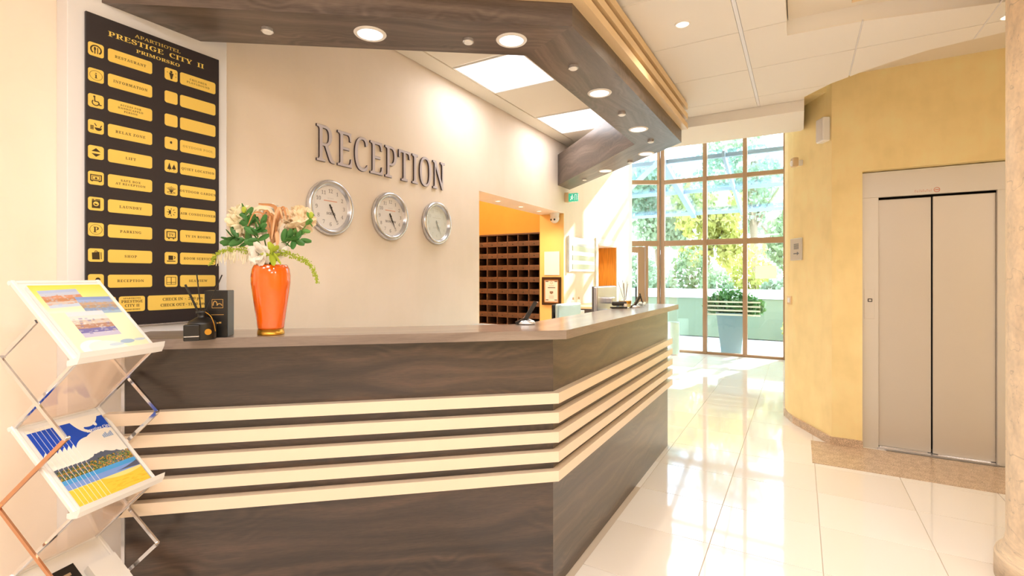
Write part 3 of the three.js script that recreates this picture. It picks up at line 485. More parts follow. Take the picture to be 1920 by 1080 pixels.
{ const g = thing('grey_cabinet', 'low grey topped cabinet against the cream wall below the clocks', 'cabinet', [-2.36, 0, 3.33]); obj('carcass', bx(.30, .93, .74, 0, .465, 0), M.gloss, g); obj('cabinet_top', bx(.32, .03, .78, 0, .945, 0, .004), std('#aab4b6', .4), g); for (const z of [-.18, .18]) { const d = obj('door', bx(.015, .84, .34, .158, .47, z, .003), M.gloss, g); obj('knob', new THREE.SphereGeometry(.012, 12, 8).translate(.175, .6, z * .3), M.silver, d); } }

// ================================================================ RIGHT WALL FITTINGS
const wn = (a, b) => Math.atan2(b[0] - a[0], b[1] - a[1]);
{ // the wall face between the lift corner and the bend looks left and towards the camera
  const ang = R(-62.5);
  const sp = thing('wall_speaker', 'white rectangular speaker box high on the yellow wall corner', 'speaker', [.196, 2.615, 4.89], ang);
  obj('cabinet', bx(.11, .2, .06, 0, 0, .032, .01), M.gloss, sp); obj('grille', bx(.09, .178, .006, 0, 0, .063, .002), std('#e2dcd8', .7), sp);
  const se = thing('motion_sensor', 'small beige motion sensor on the yellow wall beside the window', 'sensor', [.02, 2.43, 5.225], ang);
  obj('bracket', bx(.03, .05, .05, 0, 0, .025, .006), M.gloss, se); obj('head', bx(.06, .085, .05, 0, .005, .07, .012), std('#d9bd93', .5), se); obj('lens', new THREE.SphereGeometry(.022, 16, 10).scale(1, 1.2, .6).translate(0, -.006, .094), M.gloss, se);
  const pl = thing('arrow_plaque', 'grey plaque with dark lines and an arrow on the yellow wall', 'sign', [-.022, 1.642, 5.307], ang);
  obj('plate', bx(.2, .205, .012, 0, 0, .008, .003), M.steel, pl);
  obj('print', T(new THREE.PlaneGeometry(.19, .195), 0, 0, .0145), new THREE.MeshStandardMaterial({ roughness: .4, map: canvasTex(200, 200, (g) => { g.fillStyle = '#cbbfae'; g.fillRect(0, 0, 200, 200); g.fillStyle = '#4c4a4c'; for (let i = 0; i < 5; i++) g.fillRect(66, 48 + i * 11, 92, 7); g.fillRect(60, 136, 70, 10); g.beginPath(); g.moveTo(124, 122); g.lineTo(164, 141); g.lineTo(124, 160); g.fill(); }) }), pl);
  const sw = thing('wall_switch', 'narrow beige wall switch at the curved yellow wall edge', 'switch', [-.082, 1.16, 5.432], ang);
  obj('plate', bx(.08, .08, .01, 0, 0, .006, .003), M.cornice, sw); obj('rocker', bx(.045, .045, .008, 0, 0, .012, .003), M.gloss, sw);
}
{ const b = thing('umbrella_bin', 'pale green cylindrical umbrella bin beside the glass facade', 'bin', [-1.93, 0, 8.95]); const m = phys({ color: '#cfe6dd', roughness: .25, clearcoat: .5 }); obj('body', new THREE.LatheGeometry([[0, .004], [.098, .004], [.1, .02], [.1, .57], [.095, .58], [.09, .57], [.09, .03], [0, .03]].map((p) => new THREE.Vector2(...p)), 32), m, b); obj('base_ring', cyl(.104, .104, .02, 32, 0, .01, 0), M.silver, b); }

// ================================================================ BROCHURE STAND (zigzag frame in its own local frame: x out towards the room, z from near side 0 to far side -.263)
const SW = .263, standAt = [-1.919, 0, .613], standTurn = R(16.2);
{
  const s = thing('brochure_stand', 'folding zigzag brochure stand with white trays and copper toned arms', 'stand', standAt, standTurn);
  const P = (u, y, z) => new THREE.Vector3(u, y, z), bk = -.262;
  const lips = [1.134, .667, .2], tops = [1.368, .902, .43];
  const armM = [M.chrome, phys({ color: '#d9a583', roughness: .22, metalness: 1 })];
  for (let i = 0; i < 3; i++) {
    // tray: pale plate with raised side rails and a lip
    const a = P(bk, tops[i], 0), b = P(0, lips[i], 0), d = b.clone().sub(a), L = d.length(), ang = Math.atan2(d.y, d.x);
    const t = new THREE.Group(); t.name = 'tray'; t.position.copy(a); t.rotation.z = ang; s.add(t);
    obj('plate', bx(L, .004, SW - .016, L / 2, 0, -SW / 2), M.gloss, t);
    for (const z of [-.004, -SW + .004]) obj('side_rail', bx(L + .01, .016, .012, L / 2, .002, z, .003), M.gloss, t);
    const lip = new THREE.Shape([[-.012, -.004], [.026, .012], [.034, .026], [.04, .03], [.038, .012], [.03, -.008], [0, -.018], [-.012, -.018]].map((p) => new THREE.Vector2(...p)));
    const lg = obj('lip', new THREE.ExtrudeGeometry(lip, { depth: SW + .012, bevelEnabled: false }).translate(0, 0, -SW - .006), M.gloss, s); lg.position.copy(b); lg.rotation.z = -.12;
    // clear back leaf running down and back from the lip
    const y1 = i < 2 ? tops[i + 1] : .06, c = P(i < 2 ? bk : -.15, y1, 0), e = c.clone().sub(b.clone().add(P(0, -.012, 0))), ac = new THREE.Group(); ac.name = 'back_leaf'; ac.position.copy(b).y -= .012; ac.rotation.z = Math.atan2(e.y, e.x); s.add(ac);
    const LL = e.length(); obj('clear_sheet', bx(LL, .003, SW - .03, LL / 2, 0, -SW / 2), M.acrylic, ac); for (const z of [-.008, -SW + .008]) obj('side_rail', bx(LL, .012, .014, LL / 2, 0, z, .003), armM[0], ac);
  }
  for (const y of tops) obj('hinge_bar', rod(P(bk, y, .004), P(bk, y, -SW - .004), .008), M.gloss, s);
  const nodes = [[-.13, 1.25], [-.278, 1.134], [-.002, .899], [-.288, .66], [-.002, .425], [-.27, .19], [-.12, .06]];
  for (const z of [.012, -SW - .012]) for (let i = 0; i + 1 < nodes.length; i++) {
    const a = P(...nodes[i], z + (i % 2 ? .006 : -.0) * Math.sign(z + .1)), b = P(...nodes[i + 1], a.z);
    const m = obj('scissor_arm', bar(a, b, .013, .006), i >= 1 && z > 0 && i !== 1 ? armM[1] : armM[0], s);
    obj('rivet', rod(P(nodes[i + 1][0], nodes[i + 1][1], z - .006), P(nodes[i + 1][0], nodes[i + 1][1], z + .008), .006), M.chrome, m);
  }
  obj('foot_frame', [bx(.34, .02, .02, -.13, .045, .01), bx(.34, .02, .02, -.13, .045, -SW - .01), bx(.02, .02, SW + .02, -.12, .06, -SW / 2)], M.silver, s);
  for (const [u, z] of [[-.29, .01], [.03, .01], [-.29, -SW - .01], [.03, -SW - .01]]) obj('foot', cyl(.014, .012, .036, 14, u, .018, z), M.dark, s);
}
// leaflets lie on the trays; each is a thin sheet placed in the stand's frame
function leaflet(name, label, cat, tray, u0, w, dz, lift, tex, thick, group, len = .297, mat2 = M.gloss) {
  const tops = [1.368, .902, .43], lips = [1.134, .667, .2], a = new THREE.Vector2(-.262, tops[tray]), b = new THREE.Vector2(0, lips[tray]), d = b.clone().sub(a), L = d.length(), ang = Math.atan2(d.y, d.x);
  const o = new THREE.Group(); o.name = numbered(name); tag(o, label, cat, group);
  const m4 = new THREE.Matrix4().makeTranslation(standAt[0], 0, -standAt[2]).multiply(new THREE.Matrix4().makeRotationY(standTurn)).multiply(new THREE.Matrix4().makeTranslation(a.x, a.y, 0)).multiply(new THREE.Matrix4().makeRotationZ(ang));
  m4.decompose(o.position, o.quaternion, o.scale); scene.add(o);
  obj('pages', bx(len, thick, w, u0 + len / 2, .004 + lift + thick / 2, dz - w / 2), mat2, o);
  if (tex) { // printed cover: u axis of the print runs from near side to far side, v from lip up to the top
    const g = new THREE.PlaneGeometry(w - .0006, len - .001).rotateX(-Math.PI / 2).rotateY(Math.PI / 2); T(g, u0 + len / 2, .0045 + lift + thick, dz - w / 2); obj('cover', g, tex, o);
  }
  return o;
}
const photo = (g, x, y, w, h, sk, cols) => { g.save(); g.translate(x, y); g.transform(1, sk, 0, 1, 0, 0); const n = cols.length; cols.forEach((c, i) => { g.fillStyle = c; g.fillRect(0, i * h / n, w, h / n + 1); }); for (let k = 0; k < 90; k++) { g.fillStyle = cols[Math.floor(rnd() * n)]; g.globalAlpha = .5; g.fillRect(rnd() * (w - 30), h * .25 + rnd() * h * .6, 8 + rnd() * 22, 4 + rnd() * 14); } g.globalAlpha = 1; g.restore(); };
const coverA = new THREE.MeshStandardMaterial({ roughness: .3, map: canvasTex(560, 720, (g, w, h) => {
  g.fillStyle = '#fdf3cf'; g.fillRect(0, 0, w, h); for (let i = 0; i < 60; i++) { g.fillStyle = `rgb(252,${228 + i * .3},${96 + i * 2.1})`; g.fillRect(0, i * 5, w, 6); }
  photo(g, 36, 60, 300, 190, -.05, ['#b9c6e6', '#c9cfe2', '#d79a7c', '#c98f6a', '#d8c8c0', '#c9d4e8']);
  photo(g, 270, 140, 285, 190, .02, ['#8fa6d8', '#a5b6dd', '#c9a98e', '#b59c86', '#93a3c4', '#a8c0d6']);
  photo(g, 110, 300, 290, 270, .0, ['#dfe3ea', '#e6e2de', '#d5c6b8', '#b98d78', '#7c76b0', '#c9c2da']);
  g.fillStyle = '#e6ecf5'; g.beginPath(); g.ellipse(150, 690, 130, 90, .2, 0, 7); g.fill(); g.fillStyle = '#fbf6e6'; g.beginPath(); g.ellipse(230, 700, 150, 80, .2, 0, 7); g.fill();
  g.fillStyle = '#a9bdd6'; g.beginPath(); g.ellipse(400, 650, 60, 22, 0, 0, 7); g.fill(); g.fillStyle = '#cbd7e2'; g.beginPath(); g.ellipse(300, 668, 60, 16, 0, 0, 7); g.fill(); g.beginPath(); g.ellipse(510, 645, 50, 14, 0, 0, 7); g.fill();
}) });
leaflet('brochure', 'yellow and white brochure with three tilted photos on the top tray', 'brochure', 0, .03, .222, -.022, 0, coverA, .012, null, .318);
const coverB = new THREE.MeshStandardMaterial({ roughness: .3, map: canvasTex(480, 720, (g, w, h) => {
  g.fillStyle = '#faf4ea'; g.fillRect(0, 0, w, h);
  g.fillStyle = '#1c50c8'; g.beginPath(); g.moveTo(0, 30); g.lineTo(w, 30); g.lineTo(w, 168); g.quadraticCurveTo(300, 130, 170, 190); g.quadraticCurveTo(60, 190, 0, 260); g.fill();
  g.fillStyle = '#faf4ea'; g.beginPath(); g.moveTo(110, 30); g.quadraticCurveTo(150, 150, 250, 165); g.lineTo(262, 152); g.quadraticCurveTo(180, 110, 220, 100); g.quadraticCurveTo(330, 130, 420, 30); g.fill();
  g.fillStyle = '#ffffff'; g.font = 'bold 44px serif'; g.fillText('Prestige City II', 205, 158); g.beginPath(); g.arc(345, 96, 20, 0, 7); g.fill();
  g.fillStyle = '#9db5da'; for (let i = 0; i < 6; i++) g.fillRect(330 + i * 20, 214 - (i % 3) * 9, 17, 30 + (i % 3) * 9);
  g.fillStyle = '#5b6274'; g.beginPath(); g.moveTo(0, 400); for (let i = 0; i <= 24; i++) g.lineTo(i * 20, 385 - 36 * Math.sin(i * .16) + rnd() * 14); g.lineTo(w, 520); g.lineTo(0, 520); g.fill();
  for (let i = 0; i < 520; i++) { g.fillStyle = ['#5e7a3a', '#44632f', '#c8862f', '#8a9a4a', '#2f4a2c', '#d9a245'][Math.floor(rnd() * 6)]; g.fillRect(rnd() * w, 400 + rnd() * 92, 8 + rnd() * 10, 5 + rnd() * 8); }
  g.fillStyle = '#4fa0e0'; g.fillRect(0, 490, w, 40); g.fillStyle = '#7f9fe0'; g.fillRect(0, 528, w, 50); g.fillStyle = '#5a5f74'; g.beginPath(); g.moveTo(w, 520); g.quadraticCurveTo(300, 560, 200, 560); g.lineTo(w, 572); g.fill();
  g.fillStyle = '#f6cd45'; g.fillRect(0, 576, w, 144); g.fillStyle = '#fbe08a'; g.beginPath(); g.moveTo(0, 576); g.quadraticCurveTo(240, 640, w, 590); g.lineTo(w, 576); g.fill(); for (let i = 0; i < 40; i++) { g.fillStyle = '#e9b52e'; g.fillRect(rnd() * w, 620 + rnd() * 90, 30 + rnd() * 40, 3); }
}) });
// eight copies fanned sideways on the second tray, the frontmost lies farthest from the viewer's side
for (let i = 0; i < 8; i++) leaflet('fanned_brochure', ['blue and yellow brochure at the back of the fanned stack, showing a wide white corner', 'blue and yellow brochure second from the back of the fanned stack', 'blue and yellow brochure third from the back of the fanned stack', 'blue and yellow brochure fourth from the back of the fanned stack', 'blue and yellow brochure fifth from the back of the fanned stack', 'blue and yellow brochure third from the front of the fanned stack', 'blue and yellow brochure second from the front of the fanned stack', 'blue and yellow brochure lying foremost in the fanned stack on the middle tray'][i], 'brochure', 1, .025 + i * .0008, .135, -.022 - i * .0122, i * .0016, coverB, .0014, 'fanned brochures on the middle tray', .322);
const coverC = new THREE.MeshStandardMaterial({ roughness: .4, map: canvasTex(256, 384, (g, w, h) => { g.fillStyle = '#14110f'; g.fillRect(0, 0, w, h); g.fillStyle = '#b59a7a'; g.font = 'bold 34px serif'; for (let i = 0; i < 3; i++) { g.fillRect(36, 40 + i * 34, 70, 12); g.fillRect(150, 34 + i * 34, 60 - i * 8, 14); } }) });
leaflet('black_booklet', 'black booklet with pale print on the lowest tray', 'booklet', 2, .06, .12, -.02, 0, coverC, .016, null, .285, M.black);
leaflet('cream_leaflet_stack', 'plain cream leaflet pile on the lowest tray beside the black booklet', 'leaflets', 2, .1, .09, -.16, 0, null, .03, null, .24);

// ================================================================ VASE AND FLOWERS
const vaseAt = [-1.805, 1.16, 1.192], vTurn = R(30.4);
{
  const v = thing('vase', 'tall glossy orange vase with a gold foot on the counter', 'vase', vaseAt);
  obj('body', new THREE.LatheGeometry([[0, .022], [.046, .022], [.048, .03], [.056, .09], [.066, .16], [.0715, .205], [.0715, .232], [.068, .258], [.062, .272], [.059, .276], [.056, .272], [.055, .25], [.05, .1], [0, .06]].map((p) => new THREE.Vector2(...p)), 56), phys({ color: '#ee6604', roughness: .12, clearcoat: 1, clearcoatRoughness: .04 }), v);
  obj('foot', new THREE.LatheGeometry([[0, 0], [.0475, 0], [.049, .003], [.0475, .022], [0, .022]].map((p) => new THREE.Vector2(...p)), 48), M.gold, v);
}
// flowers: local frame turned so that x runs along the picture plane, origin at the vase foot
function flower(name, label, cat, group) { return thing(name, label, cat, vaseAt, vTurn, group); }
const fm = { cream: phys({ color: '#fcf0cf', roughness: .7, transmission: .15, thickness: 0 }), white: phys({ color: '#f7efe2', roughness: .65, transmission: .15, thickness: 0 }), peach: phys({ color: '#efb98a', roughness: .6, transmission: .15, thickness: 0 }), pale: phys({ color: '#fae6c4', roughness: .7, transmission: .2, thickness: 0 }), lime: phys({ color: '#b9c83a', roughness: .7, transmission: .2, thickness: 0 }), tan: std('#c58a55', .7), dark: phys({ color: '#3d7430', roughness: .45 }), mid: phys({ color: '#5c8f3a', roughness: .5 }) };
function petal(l, w, cup, seg = 5) { // cupped petal from the origin along +y, facing +z
  const pos = [], uv = [], idx = [], m = 4;
  for (let i = 0; i <= seg; i++) { const t = i / seg, ww = w * Math.sin(Math.PI * Math.min(1, .12 + t * .8)) ** .7; for (let j = 0; j <= m; j++) { const s = j / m * 2 - 1; pos.push(s * ww / 2, t * l, cup * l * t * t - Math.abs(s) ** 2 * ww * .18 * (cup >= 0 ? -1 : 1)); uv.push(j / m, t); } }
  for (let i = 0; i < seg; i++) for (let j = 0; j < m; j++) { const a = i * (m + 1) + j; idx.push(a, a + 1, a + m + 2, a, a + m + 2, a + m + 1); }
  const g = new THREE.BufferGeometry(); g.setAttribute('position', new THREE.Float32BufferAttribute(pos, 3)); g.setAttribute('uv', new THREE.Float32BufferAttribute(uv, 2)); g.setIndex(idx); g.computeVertexNormals(); return g;
}
const put = (g, p, dir, roll = 0) => { const q = new THREE.Quaternion().setFromUnitVectors(new THREE.Vector3(0, 1, 0), dir.clone().normalize()); return g.clone().applyQuaternion(new THREE.Quaternion().setFromAxisAngle(new THREE.Vector3(0, 1, 0), roll)).applyQuaternion(q).translate(p.x, p.y, p.z); };
const W3 = (x, y, z = 0) => new THREE.Vector3(x, y, z);
const root = W3(0, .26, 0);
function ballBloom(name, label, c, r, n, m, pl, pw) {
  const f = flower(name, label, 'flower'), gs = [], p = petal(pl, pw, .35);
  for (let i = 0; i < n; i++) { const y = 1 - 2 * (i + .5) / n, a = i * 2.39996, q = Math.sqrt(1 - y * y), d = W3(q * Math.cos(a), y, q * Math.sin(a)); gs.push(put(p, c.clone().addScaledVector(d, r * .55), d.clone().add(W3(rr(-.5, .5), rr(-.2, .7), rr(-.5, .5))), rr(0, 6))); }
  gs.push(new THREE.SphereGeometry(r * .72, 14, 10).translate(c.x, c.y, c.z)); obj('petals', gs, m, f);
  obj('stem', tube([root, W3(c.x * .4, (root.y + c.y) / 2, c.z * .4), c], .0028), M.stem, f); return f;
}
ballBloom('cream_bloom', 'full cream bloom at the upper left of the bouquet', W3(-.104, .448, 0), .058, 110, fm.cream, .036, .03);
ballBloom('cream_bloom', 'pale peach bloom at the upper right of the bouquet, by the first clock', W3(.108, .45, -.01), .052, 70, fm.pale, .034, .032);
ballBloom('cream_bloom', 'small white bloom behind the top of the bouquet', W3(-.02, .475, -.04), .036, 50, fm.white, .03, .028);
function rose(label, c, d, s, m) {
  const f = flower('white_rose', label, 'flower'), gs = []; let k = 0;
  for (const [n, tilt, l] of [[3, .25, .7], [4, .5, .85], [5, .85, 1], [5, 1.25, 1.05]]) for (let i = 0; i < n; i++) { const a = i / n * 6.283 + k, g = petal(.052 * s * l, .05 * s, .28, 6); gs.push(g.applyMatrix4(new THREE.Matrix4().makeRotationX(tilt)).applyMatrix4(new THREE.Matrix4().makeRotationY(a)).applyQuaternion(new THREE.Quaternion().setFromUnitVectors(W3(0, 1, 0), d.clone().normalize())).translate(c.x, c.y, c.z)); if (i === n - 1) k += .6; }
  obj('petals', gs, m, f); obj('calyx', new THREE.SphereGeometry(.01 * s, 10, 8).translate(c.x, c.y, c.z), M.stem, f); obj('stem', tube([root, c.clone().lerp(root, .5), c], .0028), M.stem, f);
}
rose('large creamy white rose hanging over the front rim of the vase', W3(-.012, .315, .062), W3(-.25, -.35, 1), .86, fm.white);
rose('white rose at the right of the vase rim, partly behind lime petals', W3(.052, .33, .035), W3(.6, .1, .8), .62, fm.white);
rose('small white rosebud among the dark leaves in the bouquet middle', W3(-.02, .415, .03), W3(-.1, .4, 1), .55, fm.white);
{ // arching strap-leaved plume
  const f = flower('peach_plume', 'arching peach and tan strap plume in the middle of the bouquet', 'flower');
  const ribbon = (pts, w, m, n = 14) => { const c = new THREE.CatmullRomCurve3(pts), pos = [], uv = [], idx = []; for (let i = 0; i <= n; i++) { const t = i / n, p = c.getPoint(t), tn = c.getTangent(t), s = tn.clone().cross(W3(0, .35, 1)).normalize().multiplyScalar(w * .85 * (.35 + .65 * Math.sin(Math.PI * Math.min(1, .1 + t * .85)))); for (const k of [-1, 0, 1]) { pos.push(p.x + s.x * k, p.y + s.y * k, p.z + s.z * k - (k ? .0 : .003)); uv.push(k, t); } } for (let i = 0; i < n; i++) for (const k of [0, 1]) { const a = i * 3 + k; idx.push(a, a + 1, a + 4, a, a + 4, a + 3); } const g = new THREE.BufferGeometry(); g.setAttribute('position', new THREE.Float32BufferAttribute(pos, 3)); g.setAttribute('uv', new THREE.Float32BufferAttribute(uv, 2)); g.setIndex(idx); g.computeVertexNormals(); obj('strap', g, m, f); };
  const b = W3(.025, .33, .03), n = W3(.035, .425, .03);
  ribbon([b, W3(.02, .42, .03), W3(-.03, .462, .03), W3(-.085, .452, .03)], .013, fm.peach); ribbon([b, W3(.03, .44, .02), W3(-.01, .498, .02), W3(-.06, .492, .03)], .011, fm.pale);
  ribbon([b, W3(.03, .45, .02), W3(.015, .505, .0), W3(-.045, .515, .01)], .009, fm.tan); ribbon([b, n, W3(.045, .49, .02), W3(.05, .50, .02)], .010, fm.peach); ribbon([b, n, W3(.07, .48, .02), W3(.115, .478, .03)], .011, fm.pale);
  ribbon([b, W3(.04, .42, .03), W3(.085, .46, .03), W3(.135, .44, .035)], .011, fm.pale); ribbon([b, W3(.045, .40, .05), W3(.052, .37, .055), W3(.05, .345, .055)], .009, fm.peach); ribbon([b, W3(.02, .40, .05), W3(.0, .43, .06), W3(-.03, .435, .06)], .010, fm.peach); ribbon([b, n, W3(.03, .46, .04), W3(.02, .475, .045)], .008, fm.tan);
  for (let i = 0; i < 16; i++) { const a = rr(-1.5, 1.5), l = rr(.05, .1), z = rr(.0, .06), m = [fm.peach, fm.pale, fm.tan][i % 3]; ribbon([W3(.03 + a * .004, rr(.37, .40), z), W3(.032 + Math.sin(a) * l * .35, .40 + l * .75, z), W3(.034 + Math.sin(a) * l * .8, .41 + l * (.6 + .4 * Math.cos(a)), z + .01), W3(.036 + Math.sin(a) * l * 1.15, .395 + l * Math.cos(a) * .75, z + .015)], rr(.004, .007), m, 10); }
  obj('stem', tube([root, b, n], .006), fm.tan, f);
}
function sprig(label, pts, leaves, m, ls, mTip) { // stem with separate leaves
  const f = flower('leaf_sprig', label, 'leaves'), c = new THREE.CatmullRomCurve3(pts); obj('stem', tube(pts, .0022), M.stem, f);
  for (const [t, ax, ay, az, k] of leaves) obj('leaf', put(petal(ls * k, ls * k * .52, -.22, 6), c.getPoint(t), W3(ax, ay, az), rr(-.8, .8)), m, f);
  for (let i = 0; i < 7; i++) obj('leaf', put(petal(ls * rr(.7, 1.05), ls * rr(.3, .5), -.2, 6), c.getPoint(rr(.38, .95)), W3(rr(-1, 1), rr(-.5, 1), rr(0, .7)), rr(-.8, .8)), m, f);
  if (mTip) obj('bud', new THREE.SphereGeometry(.011, 10, 8).scale(.8, 1.2, .8).translate(...pts[pts.length - 1].toArray()), mTip, f);
}
sprig('tall leaf sprig with a lime bud between the cream blooms', [root, W3(-.06, .38, .03), W3(-.068, .45, .04), W3(-.082, .487, .045)], [[.5, -.6, .4, .5, 1], [.62, .9, .3, .4, .9], [.72, -1, .5, .3, .8], [.8, .7, .8, .3, .8], [.9, -.6, .9, .1, .8]], fm.dark, .048, fm.lime);
sprig('dark green leaf sprig at the left of the bouquet', [root, W3(-.05, .35, .04), W3(-.1, .38, .05), W3(-.14, .36, .05)], [[.35, -.4, .8, .4, 1.2], [.5, .2, 1, .4, 1.1], [.55, -.7, -.5, .4, 1.2], [.7, -.4, .9, .2, 1], [.8, -.8, -.6, .2, 1.1], [.95, -1, -.2, .1, .9]], fm.dark, .046);
sprig('dark green leaf sprig in front of the bouquet middle', [root, W3(-.01, .34, .06), W3(-.02, .40, .065), W3(.0, .43, .06)], [[.4, -1, .2, .4, 1.2], [.5, .9, .4, .4, 1.1], [.62, -.9, .6, .4, 1.1], [.72, .8, .5, .5, 1], [.85, -.6, .9, .3, .9], [.55, -.2, .4, .9, 1]], fm.dark, .046);
sprig('dark green leaf sprig at the right of the bouquet', [root, W3(.06, .36, .04), W3(.1, .37, .04), W3(.135, .37, .04)], [[.4, .3, .9, .3, 1.1], [.5, .9, -.1, .4, 1.2], [.6, .3, .9, .4, 1], [.75, .9, -.4, .3, 1], [.85, .6, .8, .2, .9], [.98, 1, -.2, 0, .9]], fm.dark, .045);
sprig('thin sprig with a lime bud reaching up to the first clock', [root, W3(.09, .37, .03), W3(.145, .42, .03), W3(.172, .468, .03)], [[.6, 1, -.2, .2, .9], [.75, .9, .6, .2, .8], [.85, .4, -.9, .2, .8], [.92, -.4, .8, .2, .7]], fm.mid, .036, fm.lime);
sprig('broad lime leaves over the front rim of the vase', [root, W3(.03, .31, .06), W3(.045, .325, .066)], [[.6, .2, -1, .5, 1.3], [.8, .5, -.9, .4, 1.4], [.9, -.2, .9, .6, 1], [.95, .6, .3, .6, 1]], fm.lime, .042);
function amaranth(label, pts, fringe) {
  const f = flower('hanging_amaranth', label, 'flower'), c = new THREE.CatmullRomCurve3(pts), gs = []; obj('stem', tube(pts, .0024), fm.lime, f);
  for (let i = 0; i < 260; i++) { const t = rr(.25, 1), p = c.getPoint(t), r = .013 * (1.15 - t * .75); gs.push(new THREE.OctahedronGeometry(rr(.002, .0042)).translate(p.x + rr(-r, r), p.y + rr(-r, r), p.z + rr(-r, r))); } obj('tassel', gs, fm.lime, f);
  if (fringe) { const h = []; for (let i = 0; i < 60; i++) { const p = c.getPoint(rr(.2, .75)); h.push(rod(p, W3(p.x + rr(-.01, .01), p.y - rr(.02, .055), p.z + rr(-.01, .01)), .0014, 4)); } obj('fringe', h, fm.cream, f); }
}
amaranth('pale green tassel drooping left in front of the directory board', [root, W3(-.06, .325, .05), W3(-.13, .333, .05), W3(-.185, .315, .05), W3(-.208, .275, .05)], true);
amaranth('pale green tassel drooping right in front of the cream wall', [root, W3(.06, .318, .05), W3(.12, .305, .05), W3(.175, .275, .05), W3(.205, .205, .05)], false);

// ================================================================ DESK ITEMS
{
  const d = thing('reed_diffuser', 'black square perfume bottle with three black reeds beside the vase', 'diffuser', [-1.887, 1.16, .975], R(56));
  const g = new THREE.LatheGeometry([[0, 0], [.044, 0], [.046, .004], [.046, .056], [.042, .066], [.022, .078], [.014, .082], [.014, .094], [.02, .094], [.02, .104], [.012, .105], [0, .104]].map((p) => new THREE.Vector2(...p)), 32);
  obj('bottle', g, M.black, d); obj('label_block', bx(.05, .058, .03, -.026, .029, .038, .004), M.black, d); obj('silver_line', bx(.046, .003, .001, -.026, .016, .0535), M.silver, d);
  obj('gold_tag', [new THREE.CircleGeometry(.011, 20).translate(.024, .03, .0475), tube([W3(.012, .1, .016), W3(.03, .085, .03), W3(.04, .06, .034), W3(.045, .03, .03)], .0016)], M.gold, d);
  for (const [x, y, z] of [[-.052, .20, 0], [-.018, .24, -.01], [.064, .235, .01]]) obj('reed', rod(W3(0, .07, 0), W3(x, y, z), x < -.03 ? .0038 : .0022), M.black, d);
}
{
  const b = thing('black_box', 'upright black perfume box with gold print behind the bottle', 'box', [-1.925, 1.16, 1.058], R(45));
  obj('carton', bx(.078, .176, .078, 0, .088, 0, .002), [M.black][0], b);
  obj('print', T(new THREE.PlaneGeometry(.066, .16), 0, .086, .0396), new THREE.MeshStandardMaterial({ roughness: .35, transparent: true, map: canvasTex(200, 480, (g) => { g.clearRect(0, 0, 200, 480); g.strokeStyle = g.fillStyle = '#c79a50'; g.lineWidth = 5; g.strokeRect(60, 70, 110, 96); g.lineWidth = 9; g.beginPath(); g.moveTo(70, 140); g.bezierCurveTo(70, 60, 120, 90, 110, 140); g.bezierCurveTo(120, 110, 150, 110, 160, 140); g.stroke(); g.fillRect(50, 240, 130, 5); g.fillRect(80, 330, 44, 14); g.fillRect(130, 324, 24, 18); }) }), b);
  obj('side_strip', bx(.002, .172, .074, .0392, .088, 0), std('#51636c', .35), b);
}
function cordless(label, at, turn, s = 1) {
  const p = thing('cordless_phone', label, 'phone', at, turn); p.scale.setScalar(s);
  obj('base', new THREE.LatheGeometry([[0, 0], [.034, 0], [.036, .006], [.03, .018], [.014, .026], [0, .027]].map((q) => new THREE.Vector2(...q)), 28).scale(1.25, 1, .9), M.silver, p);
  const a = W3(-.005, .022, 0), b = W3(.046, .108, -.004); const h = obj('handset', bar(a, b, .018, .046), M.black, p);
  obj('keypad', bar(a.clone().add(W3(-.0085, .008, 0)), b.clone().add(W3(-.0095, -.03, 0)), .003, .034), std('#8a6f62', .4), h);
  obj('rear_shell', bar(a.clone().add(W3(.0095, .002, 0)), b.clone().add(W3(.0085, .0, 0)), .003, .04), M.silver, h);
  obj('flap', bar(W3(-.05, .006, 0), W3(-.003, .026, 0), .012, .04), M.black, p);
}
cordless('black cordless phone leaning in its dock near the counter corner', [-1.13, 1.16, 2.06], R(30.4));
cordless('small cordless phone in its dock at the far end of the counter', [-1.045, 1.16, 3.57], R(30.4), .8);
{
  const m = thing('monitor', 'silver backed monitor on a stand behind the counter', 'monitor', [-1.34, .75, 3.76], Math.PI / 2);
  obj('screen_back', bx(.46, .32, .035, 0, .40, 0, .012), M.silver, m); obj('bezel', bx(.465, .325, .012, 0, .40, -.02, .004), std('#6b625e', .5), m); obj('screen', bx(.43, .28, .002, 0, .405, -.0275), M.black, m);
  obj('neck', bx(.09, .36, .05, .0, .2, .05, .015), M.silver, m); obj('arm', bx(.1, .05, .06, 0, .45, .04, .012), M.silver, m); obj('port', bx(.06, .02, .01, .12, .45, .02), M.black, m); obj('foot', bx(.24, .015, .2, 0, .0075, .02, .005), M.silver, m);
}
